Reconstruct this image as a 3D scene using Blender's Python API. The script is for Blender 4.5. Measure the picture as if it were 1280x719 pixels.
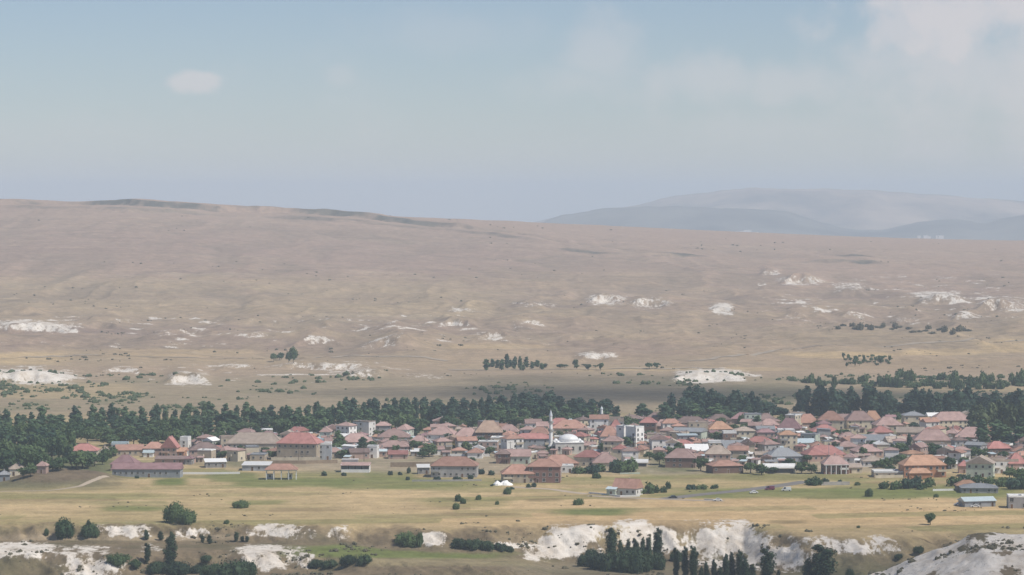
import bpy, bmesh, math, random
import numpy as np
from mathutils import Vector, Matrix

# ------------------------------------------------------------------ camera, sky, sun, exposure
for o in list(bpy.data.objects):
    bpy.data.objects.remove(o)
scn = bpy.context.scene
COL = scn.collection
R = math.radians
F = 3630.0            # focal length in photo pixels
H = 147.0             # camera height above the village plain
YH = 250.0            # horizon row
PITCH = math.atan((359.5 - YH) / F)
cam_d = bpy.data.cameras.new('camera')
cam = bpy.data.objects.new('camera', cam_d)
COL.objects.link(cam)
cam_d.sensor_width = 36.0
cam_d.lens = 36.0 * F / 1280.0
cam_d.clip_start = 1.0
cam_d.clip_end = 200000.0
cam.location = (0, 0, H)
cam.rotation_euler = (math.pi / 2 - PITCH, 0, 0)
scn.camera = cam

SUN_EL = R(54)
SUN_AZ = R(117)        # clockwise from the view direction (+Y): to the right, a little behind the camera
world = bpy.data.worlds.new('World')
scn.world = world
world.use_nodes = True
nt = world.node_tree
sky = nt.nodes.new('ShaderNodeTexSky')
sky.sky_type = 'NISHITA'
sky.sun_disc = False
sky.sun_elevation = SUN_EL
sky.sun_rotation = SUN_AZ
sky.altitude = 1200
sky.air_density = 1.0
sky.dust_density = 0.35
sky.ozone_density = 3.0
bg = nt.nodes['Background']
bg.inputs['Strength'].default_value = 0.088
def sky_clouds():
    """faint fair-weather clouds far off in the sky, by direction"""
    N = nt.nodes; L = nt.links
    def m(op, a, b=None, c=None):
        x = N.new('ShaderNodeMath'); x.operation = op
        for i, v in enumerate((a, b, c)):
            if v is None: continue
            if isinstance(v, (int, float)): x.inputs[i].default_value = v
            else: L.new(v, x.inputs[i])
        return x.outputs[0]
    tc = N.new('ShaderNodeTexCoord'); sp = N.new('ShaderNodeSeparateXYZ'); L.new(tc.outputs['Generated'], sp.inputs[0])
    az = m('MULTIPLY', m('ARCTAN2', sp.outputs[0], sp.outputs[1]), F)        # bearing and height in units of 1/F radian
    el = m('MULTIPLY', m('ARCSINE', sp.outputs[2]), F)
    cv = N.new('ShaderNodeCombineXYZ'); L.new(az, cv.inputs[0]); L.new(el, cv.inputs[1])
    no = N.new('ShaderNodeTexNoise'); no.inputs['Scale'].default_value = 0.013; no.inputs['Detail'].default_value = 8; no.inputs['Roughness'].default_value = 0.55
    L.new(cv.outputs[0], no.inputs['Vector'])
    n2 = N.new('ShaderNodeTexNoise'); n2.inputs['Scale'].default_value = 0.0045; n2.inputs['Detail'].default_value = 6; n2.inputs['Roughness'].default_value = 0.5
    L.new(cv.outputs[0], n2.inputs['Vector'])
    total = None
    # column, row in the photo, half width, half height, strength, edge softness
    for (cx, cy, rx, ry, k, so) in [(250,101,32,12,0.55,0.5),(1135,34,64,28,0.55,0.5),(1210,6,125,70,0.72,0.75),(1195,95,105,78,0.5,1.0),(1300,70,95,120,0.55,0.9),
                                    (755,66,48,34,0.28,0.8),(1450,40,140,60,0.6,0.6),(880,100,70,26,0.34,0.8),(985,104,70,26,0.34,0.8),(975,160,120,20,0.2,0.9),(424,95,16,12,0.2,0.8),(720,104,60,20,0.22,0.9),(560,40,90,22,0.12,1.0),(90,170,120,18,0.10,1.0)]:
        dx = m('MULTIPLY', m('SUBTRACT', az, float(cx-640)), 1.0/rx); dy = m('MULTIPLY', m('SUBTRACT', el, float(YH-cy)), 1.0/ry)
        d = m('SQRT', m('ADD', m('MULTIPLY', dx, dx), m('MULTIPLY', dy, dy)))
        d = m('SUBTRACT', d, m('MULTIPLY', m('SUBTRACT', no.outputs[0], 0.5), 3.4))
        r_ = N.new('ShaderNodeMapRange'); r_.interpolation_type = 'SMOOTHSTEP'
        r_.inputs[1].default_value = 1+so; r_.inputs[2].default_value = 1-so; r_.inputs[3].default_value = 0; r_.inputs[4].default_value = k
        L.new(d, r_.inputs[0])
        total = r_.outputs[0] if total is None else m('MAXIMUM', total, r_.outputs[0])
    # scattered clouds over the rest of the sky
    r_ = N.new('ShaderNodeMapRange'); r_.interpolation_type = 'SMOOTHSTEP'
    r_.inputs[1].default_value = 0.56; r_.inputs[2].default_value = 0.74; r_.inputs[3].default_value = 0; r_.inputs[4].default_value = 0.16
    L.new(n2.outputs[0], r_.inputs[0])
    total = m('MAXIMUM', total, r_.outputs[0])
    up = N.new('ShaderNodeMapRange'); up.inputs[1].default_value = 0; up.inputs[2].default_value = 60; L.new(el, up.inputs[0])
    total = m('MULTIPLY', total, up.outputs[0])
    mx = N.new('ShaderNodeMix'); mx.data_type = 'RGBA'
    mx.inputs['B'].default_value = (8.9, 8.1, 8.0, 1)
    tint = N.new('ShaderNodeVectorMath'); tint.operation = 'MULTIPLY'; tint.inputs[1].default_value = (0.970, 0.950, 1.015)   # white balance
    L.new(sky.outputs[0], tint.inputs[0])
    L.new(total, mx.inputs['Factor']); L.new(tint.outputs[0], mx.inputs['A'])
    L.new(mx.outputs['Result'], bg.inputs['Color'])
sky_clouds()
sun_d = bpy.data.lights.new('sun', 'SUN')
sun_d.energy = 4.45
sun_d.angle = R(0.55)
sun_d.color = (1.0, 0.945, 0.86)
sun = bpy.data.objects.new('sun', sun_d)
COL.objects.link(sun)
sd = Vector((math.sin(SUN_AZ) * math.cos(SUN_EL), math.cos(SUN_AZ) * math.cos(SUN_EL), math.sin(SUN_EL)))
sun.rotation_euler = sd.to_track_quat('Z', 'Y').to_euler()
sun.location = (0, 0, 900)
vs = scn.view_settings
vs.view_transform = 'Standard'
vs.look = 'None'
vs.gamma = 1.0
vs.use_curve_mapping = False
vs.exposure = 0.0
scn.cycles.volume_bounces = 2
scn.cycles.max_bounces = 8

rng = random.Random(11)

# ------------------------------------------------------------------ helpers
def tag(o, label=None, cat=None, group=None, kind=None):
    if label: o['label'] = label
    if cat: o['category'] = cat
    if group: o['group'] = group
    if kind: o['kind'] = kind
    return o

class MB:
    def __init__(s): s.v = []; s.f = []; s.m = []
    def box(s, x0, x1, y0, y1, z0, z1, m=0):
        b = len(s.v)
        s.v += [(x0,y0,z0),(x1,y0,z0),(x1,y1,z0),(x0,y1,z0),(x0,y0,z1),(x1,y0,z1),(x1,y1,z1),(x0,y1,z1)]
        for q in ((0,3,2,1),(4,5,6,7),(0,1,5,4),(1,2,6,5),(2,3,7,6),(3,0,4,7)):
            s.f.append(tuple(b+i for i in q)); s.m.append(m)
        return s
    def poly(s, pts, faces, m=0):
        b = len(s.v); s.v += list(pts)
        for q in faces:
            s.f.append(tuple(b+i for i in q)); s.m.append(m)
        return s
    def lathe(s, prof, n=12, m=0, cx=0, cy=0):
        b = len(s.v)
        for r, z in prof:
            for k in range(n):
                a = 2*math.pi*k/n
                s.v.append((cx+r*math.cos(a), cy+r*math.sin(a), z))
        for i in range(len(prof)-1):
            for k in range(n):
                k2 = (k+1) % n
                s.f.append((b+i*n+k, b+i*n+k2, b+(i+1)*n+k2, b+(i+1)*n+k)); s.m.append(m)
        s.f.append(tuple(b+k for k in reversed(range(n)))); s.m.append(m)
        e = b+(len(prof)-1)*n
        s.f.append(tuple(e+k for k in range(n))); s.m.append(m)
        return s
    def tube(s, p, q, r0, r1, n=6, m=0):
        p = Vector(p); q = Vector(q); d = (q-p).normalized()
        a = d.orthogonal().normalized(); c = d.cross(a)
        b = len(s.v)
        for pt, r in ((p, r0), (q, r1)):
            for k in range(n):
                t = 2*math.pi*k/n
                s.v.append(tuple(pt + a*math.cos(t)*r + c*math.sin(t)*r))
        for k in range(n):
            k2 = (k+1) % n
            s.f.append((b+k, b+k2, b+n+k2, b+n+k)); s.m.append(m)
        s.f.append(tuple(b+k for k in reversed(range(n)))); s.m.append(m)
        s.f.append(tuple(b+n+k for k in range(n))); s.m.append(m)
        return s
    def mesh(s, name, mats, smooth=False):
        me = bpy.data.meshes.new(name)
        me.from_pydata(s.v, [], s.f)
        for mt in mats: me.materials.append(mt)
        if len(mats) > 1:
            me.polygons.foreach_set('material_index', s.m)
        if smooth:
            me.polygons.foreach_set('use_smooth', [True]*len(me.polygons))
        me.update()
        return me
    def build(s, name, mats, parent=None, smooth=False):
        if not isinstance(mats, (list, tuple)): mats = [mats]
        return link(name, s.mesh(name, mats, smooth), parent)

def link(name, me, parent=None, loc=None, rz=0.0, scale=None):
    o = bpy.data.objects.new(name, me)
    COL.objects.link(o)
    if parent: o.parent = parent
    if loc is not None: o.location = loc
    if rz: o.rotation_euler = (0, 0, rz)
    if scale is not None: o.scale = scale
    return o

def empty(name, loc, rz=0.0):
    o = link(name, None, None, loc, rz)
    o.empty_display_size = 1.0
    return o

# ------------------------------------------------------------------ materials
def new_mat(name):
    m = bpy.data.materials.new(name)
    m.use_nodes = True
    n = m.node_tree
    b = n.nodes['Principled BSDF']
    b.inputs['Specular IOR Level'].default_value = 0.25
    return m, n, b

def nd(n, typ, **kw):
    x = n.nodes.new(typ)
    for k, v in kw.items():
        if k in x.inputs: x.inputs[k].default_value = v
        else: setattr(x, k, v)
    return x

def simple(name, col, rough=0.85, var=0.18, scale=0.6, metal=0.0, objvar=0.2, bump=0.0, spec=0.25, stretch=None):
    """plain surface with stains (noise) and a slight difference from object to object"""
    m, n, b = new_mat(name)
    tc = nd(n, 'ShaderNodeTexCoord')
    src = tc.outputs['Object']
    if stretch:
        mp = nd(n, 'ShaderNodeMapping'); mp.inputs['Scale'].default_value = stretch
        n.links.new(src, mp.inputs[0]); src = mp.outputs[0]
    no = nd(n, 'ShaderNodeTexNoise', Scale=scale, Detail=5.0, Roughness=0.65)
    no.noise_dimensions = '4D'
    oi = nd(n, 'ShaderNodeObjectInfo')
    mw = nd(n, 'ShaderNodeMath', operation='MULTIPLY'); mw.inputs[1].default_value = 37.0
    n.links.new(oi.outputs['Random'], mw.inputs[0]); n.links.new(mw.outputs[0], no.inputs['W'])
    n.links.new(src, no.inputs['Vector'])
    mr = nd(n, 'ShaderNodeMapRange'); mr.inputs[1].default_value = 0.3; mr.inputs[2].default_value = 0.7
    mr.inputs[3].default_value = 1-var; mr.inputs[4].default_value = 1+var*0.6
    n.links.new(no.outputs[0], mr.inputs[0])
    mo = nd(n, 'ShaderNodeMapRange'); mo.inputs[3].default_value = 1-objvar; mo.inputs[4].default_value = 1+objvar*0.6
    n.links.new(oi.outputs['Random'], mo.inputs[0])
    mm = nd(n, 'ShaderNodeMath', operation='MULTIPLY')
    n.links.new(mr.outputs[0], mm.inputs[0]); n.links.new(mo.outputs[0], mm.inputs[1])
    vm = nd(n, 'ShaderNodeVectorMath', operation='SCALE'); vm.inputs[0].default_value = col[:3]
    n.links.new(mm.outputs[0], vm.inputs['Scale'])
    n.links.new(vm.outputs[0], b.inputs['Base Color'])
    b.inputs['Roughness'].default_value = rough
    b.inputs['Metallic'].default_value = metal
    b.inputs['Specular IOR Level'].default_value = spec
    if bump:
        bp = nd(n, 'ShaderNodeBump', Strength=bump, Distance=0.1)
        n.links.new(no.outputs[0], bp.inputs['Height']); n.links.new(bp.outputs[0], b.inputs['Normal'])
    return m

def roof_mat(name, col, var=0.3):
    """clay tiles: rows across the slope, patchy weathering"""
    m, n, b = new_mat(name)
    tc = nd(n, 'ShaderNodeTexCoord')
    oi = nd(n, 'ShaderNodeObjectInfo')
    no = nd(n, 'ShaderNodeTexNoise', Scale=0.35, Detail=6.0, Roughness=0.7); no.noise_dimensions = '4D'
    mw = nd(n, 'ShaderNodeMath', operation='MULTIPLY'); mw.inputs[1].default_value = 51.0
    n.links.new(oi.outputs['Random'], mw.inputs[0]); n.links.new(mw.outputs[0], no.inputs['W'])
    n.links.new(tc.outputs['Object'], no.inputs['Vector'])
    wv = nd(n, 'ShaderNodeTexWave', Scale=1.1, Distortion=0.6); wv.bands_direction = 'X'
    n.links.new(tc.outputs['Object'], wv.inputs['Vector'])
    wz = nd(n, 'ShaderNodeTexWave', Scale=1.6, Distortion=0.4); wz.bands_direction = 'Z'
    n.links.new(tc.outputs['Object'], wz.inputs['Vector'])
    ramp = nd(n, 'ShaderNodeValToRGB')
    e = ramp.color_ramp.elements
    e[0].position = 0.30; e[0].color = (col[0]*(1-var), col[1]*(1-var*0.9), col[2]*(1-var*0.8), 1)
    e[1].position = 0.72; e[1].color = (min(1, col[0]*1.12+0.03), col[1]*1.2+0.03, col[2]*1.25+0.03, 1)
    n.links.new(no.outputs[0], ramp.inputs[0])
    mo = nd(n, 'ShaderNodeMapRange'); mo.inputs[3].default_value = 0.72; mo.inputs[4].default_value = 1.15
    n.links.new(oi.outputs['Random'], mo.inputs[0])
    ml = nd(n, 'ShaderNodeMath', operation='MULTIPLY_ADD'); ml.inputs[1].default_value = 0.18; ml.inputs[2].default_value = 0.9
    n.links.new(wz.outputs['Fac'], ml.inputs[0])
    mm = nd(n, 'ShaderNodeMath', operation='MULTIPLY')
    n.links.new(ml.outputs[0], mm.inputs[0]); n.links.new(mo.outputs[0], mm.inputs[1])
    vm = nd(n, 'ShaderNodeVectorMath', operation='SCALE')
    n.links.new(ramp.outputs[0], vm.inputs[0]); n.links.new(mm.outputs[0], vm.inputs['Scale'])
    n.links.new(vm.outputs[0], b.inputs['Base Color'])
    bp = nd(n, 'ShaderNodeBump', Strength=0.5, Distance=0.08)
    n.links.new(wv.outputs['Fac'], bp.inputs['Height']); n.links.new(bp.outputs[0], b.inputs['Normal'])
    b.inputs['Roughness'].default_value = 0.9
    return m

def leaf_mat(name, c0, c1):
    m, n, b = new_mat(name)
    tc = nd(n, 'ShaderNodeTexCoord'); oi = nd(n, 'ShaderNodeObjectInfo')
    no = nd(n, 'ShaderNodeTexNoise', Scale=0.5, Detail=3.0); no.noise_dimensions = '4D'
    mw = nd(n, 'ShaderNodeMath', operation='MULTIPLY'); mw.inputs[1].default_value = 29.0
    n.links.new(oi.outputs['Random'], mw.inputs[0]); n.links.new(mw.outputs[0], no.inputs['W'])
    n.links.new(tc.outputs['Object'], no.inputs['Vector'])
    ad = nd(n, 'ShaderNodeMath', operation='ADD'); n.links.new(no.outputs[0], ad.inputs[0])
    sc = nd(n, 'ShaderNodeMath', operation='MULTIPLY_ADD'); sc.inputs[1].default_value = 0.9; sc.inputs[2].default_value = -0.45
    n.links.new(oi.outputs['Random'], sc.inputs[0]); n.links.new(sc.outputs[0], ad.inputs[1])
    ramp = nd(n, 'ShaderNodeValToRGB'); e = ramp.color_ramp.elements
    e[0].position = 0.1; e[0].color = (*c0, 1); e[1].position = 0.9; e[1].color = (*c1, 1)
    n.links.new(ad.outputs[0], ramp.inputs[0])
    n.links.new(ramp.outputs[0], b.inputs['Base Color'])
    b.inputs['Roughness'].default_value = 0.7
    tr = nd(n, 'ShaderNodeBsdfTranslucent'); n.links.new(ramp.outputs[0], tr.inputs[0])
    mx = nd(n, 'ShaderNodeMixShader'); mx.inputs[0].default_value = 0.22
    n.links.new(b.outputs[0], mx.inputs[1]); n.links.new(tr.outputs[0], mx.inputs[2])
    n.links.new(mx.outputs[0], n.nodes['Material Output'].inputs['Surface'])
    return m

RC = {'pink': (0.42,0.265,0.225), 'red': (0.43,0.185,0.155), 'terra': (0.44,0.235,0.17), 'brown': (0.25,0.165,0.14),
      'beige': (0.42,0.32,0.25), 'rose': (0.36,0.20,0.195), 'orange': (0.48,0.265,0.165), 'tan': (0.52,0.345,0.245)}
ROOF = {k: roof_mat('roof_tiles_'+k, v) for k, v in RC.items()}
ROOF['grey'] = simple('roof_grey_sheet', (0.27,0.28,0.29), 0.6, 0.2, 0.5, stretch=(4,0.4,1))
ROOF['white'] = simple('roof_white_sheet', (0.78,0.77,0.74), 0.5, 0.10, 0.5)
ROOF['bluish'] = simple('roof_blue_grey_sheet', (0.50,0.58,0.60), 0.45, 0.12, 0.5, stretch=(4,0.4,1))
ROOFWORD = {'pink': 'faded pink tiled', 'red': 'red tiled', 'terra': 'terracotta tiled', 'brown': 'brown tiled', 'beige': 'beige tiled',
            'rose': 'dusky rose tiled', 'orange': 'orange tiled', 'tan': 'pale tan tiled', 'grey': 'grey sheet', 'white': 'white sheet', 'bluish': 'pale blue grey sheet'}
WC = {'cream': (0.64,0.56,0.42), 'white': (0.80,0.78,0.74), 'grey': (0.38,0.37,0.36), 'pink': (0.48,0.34,0.28), 'brown': (0.22,0.14,0.11),
      'yellow': (0.60,0.43,0.17), 'bluegrey': (0.36,0.38,0.40), 'orange': (0.50,0.25,0.14), 'green': (0.50,0.55,0.46), 'brick': (0.255,0.15,0.125), 'beige': (0.48,0.40,0.30)}
WALL = {k: simple('plaster_'+k, v, 0.92, 0.22, 0.35, stretch=(1,1,0.6), bump=0.1) for k, v in WC.items()}
WALLWORD = {'bluegrey': 'blue grey', 'green': 'pale green', 'brick': 'red brick'}
M_frame = simple('window_frame_paint', (0.55,0.53,0.50), 0.6, 0.1)
M_glass, _n, _b = new_mat('window_glass')
_b.inputs['Base Color'].default_value = (0.02,0.025,0.03,1); _b.inputs['Roughness'].default_value = 0.12; _b.inputs['Specular IOR Level'].default_value = 0.5
M_door = simple('door_wood', (0.16,0.09,0.05), 0.6, 0.25, 2.0, objvar=0.5)
M_conc = simple('weathered_concrete', (0.40,0.38,0.35), 0.9, 0.2, 0.5)
M_white = simple('white_render', (0.80,0.79,0.76), 0.8, 0.08, 0.4, objvar=0.06)
M_stonew = simple('pale_dressed_stone', (0.66,0.64,0.58), 0.85, 0.14, 0.8, objvar=0.05, bump=0.15)
M_lead = simple('white_dome_sheet', (0.78,0.78,0.77), 0.35, 0.08, 0.3, objvar=0.03, spec=0.5)
M_metal = simple('galvanised_sheet', (0.50,0.51,0.52), 0.4, 0.15, 0.8, metal=0.6, stretch=(1,1,0.15))
M_dark = simple('plain_dark', (0.05,0.05,0.055), 0.7, 0.2)
M_wood = simple('pole_wood', (0.13,0.10,0.08), 0.9, 0.25, 1.5)
M_bark = simple('bark', (0.11,0.08,0.055), 0.95, 0.3, 1.5, bump=0.3)
M_tarp = simple('white_tarpaulin', (0.82,0.81,0.78), 0.5, 0.08, 0.6)
M_leaf_pop = leaf_mat('poplar_leaves', (0.034,0.078,0.048), (0.125,0.195,0.085))
M_leaf_dark = leaf_mat('dark_leaves', (0.026,0.058,0.042), (0.056,0.104,0.062))
M_leaf_mid = leaf_mat('broad_leaves', (0.044,0.086,0.034), (0.110,0.165,0.062))
M_leaf_near = leaf_mat('near_dark_leaves', (0.028,0.052,0.028), (0.058,0.098,0.044))
M_leaf_light = leaf_mat('light_leaves', (0.055,0.080,0.035), (0.13,0.165,0.075))
M_leaf_scrub = leaf_mat('dry_scrub_leaves', (0.075,0.075,0.045), (0.16,0.145,0.09))

# ------------------------------------------------------------------ terrain
def _hash(ix, iy, s):
    h = (ix.astype(np.int64)*374761393 + iy.astype(np.int64)*668265263 + s*1442695040888963407 % (2**31)) & 0xffffffff
    h = ((h ^ (h >> 13)) * 1274126177) & 0xffffffff
    return ((h ^ (h >> 16)) & 0xffff) / 65535.0

def vnoise(x, y, s=0):
    ix = np.floor(x); iy = np.floor(y)
    fx = x-ix; fy = y-iy
    fx = fx*fx*fx*(fx*(fx*6-15)+10); fy = fy*fy*fy*(fy*(fy*6-15)+10)
    a = _hash(ix,iy,s); b = _hash(ix+1,iy,s); c = _hash(ix,iy+1,s); d = _hash(ix+1,iy+1,s)
    return (a*(1-fx)+b*fx)*(1-fy)+(c*(1-fx)+d*fx)*fy

def fbm(x, y, s=0, o=4, g=0.5):
    t = 0.0; a = 1.0; n = 0.0
    for k in range(o):
        t = t + a*(vnoise(x, y, s+k*17)-0.5); n += a
        x = x*2.03+11.7; y = y*2.03-7.3; a *= g
    return t/n*2.0

def ridged(x, y, s=0, o=4):
    t = 0.0; a = 1.0; n = 0.0
    for k in range(o):
        t = t + a*(1-np.abs(2*vnoise(x, y, s+k*13)-1)); n += a
        x = x*2.1+3.1; y = y*2.1+9.2; a *= 0.5
    return t/n

def sstep(a, b, x):
    t = np.clip((x-a)/(b-a), 0, 1)
    return t*t*(3-2*t)

TP = math.tan(PITCH); SP = math.sin(PITCH); CP = math.cos(PITCH)
def tan_down(py):
    r = (py-359.5)/F
    return (TP+r)/(1-r*TP)
def u_of(px, py):
    r = (py-359.5)/F
    return (px-640.0)/F/(CP-r*SP)
def project(X, Y, Z):
    dz = H-Z
    dep = Y*CP+dz*SP
    return 640+F*X/dep, 359.5+F*(dz*CP-Y*SP)/dep

# hillside control rows: photo row of the ground at given distances, for a few columns
TD = np.array([2810,3300,3900,4500,5100,5600,6000,6500], float)
TX = np.array([-700,0,200,430,680,900,1080,1280,1900], float)
TY = np.array([
 [440,400,356,314,276,252.5,254,258],
 [440,400,356,314,276,252,254,258],
 [440,400,356,314,276,253,255,259],
 [440,401,360,322,290,270,270,273],
 [440,402,364,330,306,289,277.5,279],
 [440,402,366,336,315,300,291,288],
 [440,402,368,340,320,306,299,296],
 [440,403,369,343,324,311,304,300.5],
 [440,403,369,343,324,311,304,300.5]])
TZ = H - tan_down(TY)*TD[None,:]
DG = np.arange(0, 26001, 25.0)
UG = (np.arange(-700, 1901, 20.0)-640)/F
def _table():
    rows = []
    for i in range(len(TX)):
        zc = np.interp(DG, np.concatenate([[0,2700],TD,[8000,11000,26000]]),
                       np.concatenate([[0,0],TZ[i],[TZ[i][-1]-45, TZ[i][-1]-110, TZ[i][-1]-140]]))
        k = np.ones(13)/13
        zp = np.pad(zc, 12, mode='edge')
        zp = np.convolve(np.convolve(zp, k, 'same'), k, 'same')[12:-12]
        rows.append(zp)
    rows = np.array(rows)
    px = UG*F+640
    out = np.zeros((len(px), len(DG)))
    for j in range(len(DG)):
        out[:, j] = np.interp(px, TX, rows[:, j])
    k = np.ones(7)/7
    op = np.pad(out, ((6,6),(0,0)), mode='edge')
    for _ in range(2):
        op = np.apply_along_axis(lambda c: np.convolve(c, k, 'same'), 0, op)
    return op[6:-6]
HT = _table()
def hill(u, D):
    a = np.clip((u-UG[0])/(UG[1]-UG[0]), 0, len(UG)-1.001); b = np.clip(D/25.0, 0, len(DG)-1.001)
    i = a.astype(int); j = b.astype(int); fa = a-i; fb = b-j
    return (HT[i,j]*(1-fa)+HT[i+1,j]*fa)*(1-fb)+(HT[i,j+1]*(1-fa)+HT[i+1,j+1]*fa)*fb

def D_flat(py): return H/tan_down(py)

# plain edge (rows), first drop, its width, second drop and where it starts, by photo column
EX  = np.array([-900,   0, 130, 260, 400, 480, 560, 640, 690, 760, 830, 930,1010,1080,1180,1280,2000], float)
EY  = np.array([ 650, 650, 652, 653, 655, 656, 655, 652, 656, 657, 652, 653, 664, 668, 662, 660, 660], float)
DR1 = np.array([   6,   6,   6,   6,   6,   7,   8,   9,  13,  13,  14,  14,  13,  13,  14,  14,  14], float)
WD1 = np.array([  34,  34,  32,  32,  36,  48,  52,  50,  32,  32,  34,  36,  44,  58,  62,  62,  62], float)
DR2 = np.array([   8,   8,   8,   7,   6,   3,   2,   2,   1,   1,   1,   1,   1,   1,   1,   1,   1], float)
D2  = np.array([1262,1262,1262,1262,1258,1240,1232,1232,1235,1235,1235,1235,1235,1235,1235,1235,1235], float)

# low scarps on the far slope: (x0, x1, photo row of the foot, height in rows)
SCARPS = [(-60,92,476,9),(205,262,478,10),(120,190,466,4),(268,330,462,5),(330,480,462,6),(-40,96,416,9),(100,160,410,5),(190,300,421,6),(430,500,472,6),
          (575,640,388,6),(548,600,408,5),(600,640,424,7),(655,712,382,5),(735,780,379,8),(785,840,385,7),(720,775,448,6),(640,720,398,4),
          (836,935,476,9),(885,925,394,5),(975,1030,356,7),(1040,1085,366,7),(1145,1215,378,8),(1190,1220,396,5),(1215,1280,388,10),
          (980,1010,398,5),(1050,1090,396,5),(1110,1140,402,5),(950,975,344,5),
          (0,60,392,4),(300,360,404,5),(360,430,430,6),(440,540,436,6),(700,800,420,5),(820,900,430,5)]
# rock ledges along the plateau rim, coloured dark
LEDGES = [(690,790,318,2),(780,900,322,1.5),(1000,1110,330,2),(1010,1110,322,1.5)]
RIMX = np.array([-300,0,66,110,160,262,345,438,560,645,760], float)
RIMY = np.array([259,258,257,256.5,259,264,269,276,288,298,312], float)

def scarp_D(x0, x1, yrow):
    """distance where the smooth slope shows at that photo row"""
    u = u_of((x0+x1)/2.0, yrow); D = np.arange(2150, 6500, 10.0)
    t = (H-hill(np.full_like(D, u), D))/D
    i = np.argmax(t <= tan_down(yrow))
    return D[i] if i > 0 else 6400.0
RIMD = np.array([scarp_D(x, x, y) for x, y in zip(RIMX, RIMY)])
SC = [(a,b,scarp_D(a,b,c),h,0) for a,b,c,h in SCARPS]+[(a,b,scarp_D(a,b,c),h,1) for a,b,c,h in LEDGES]

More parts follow.
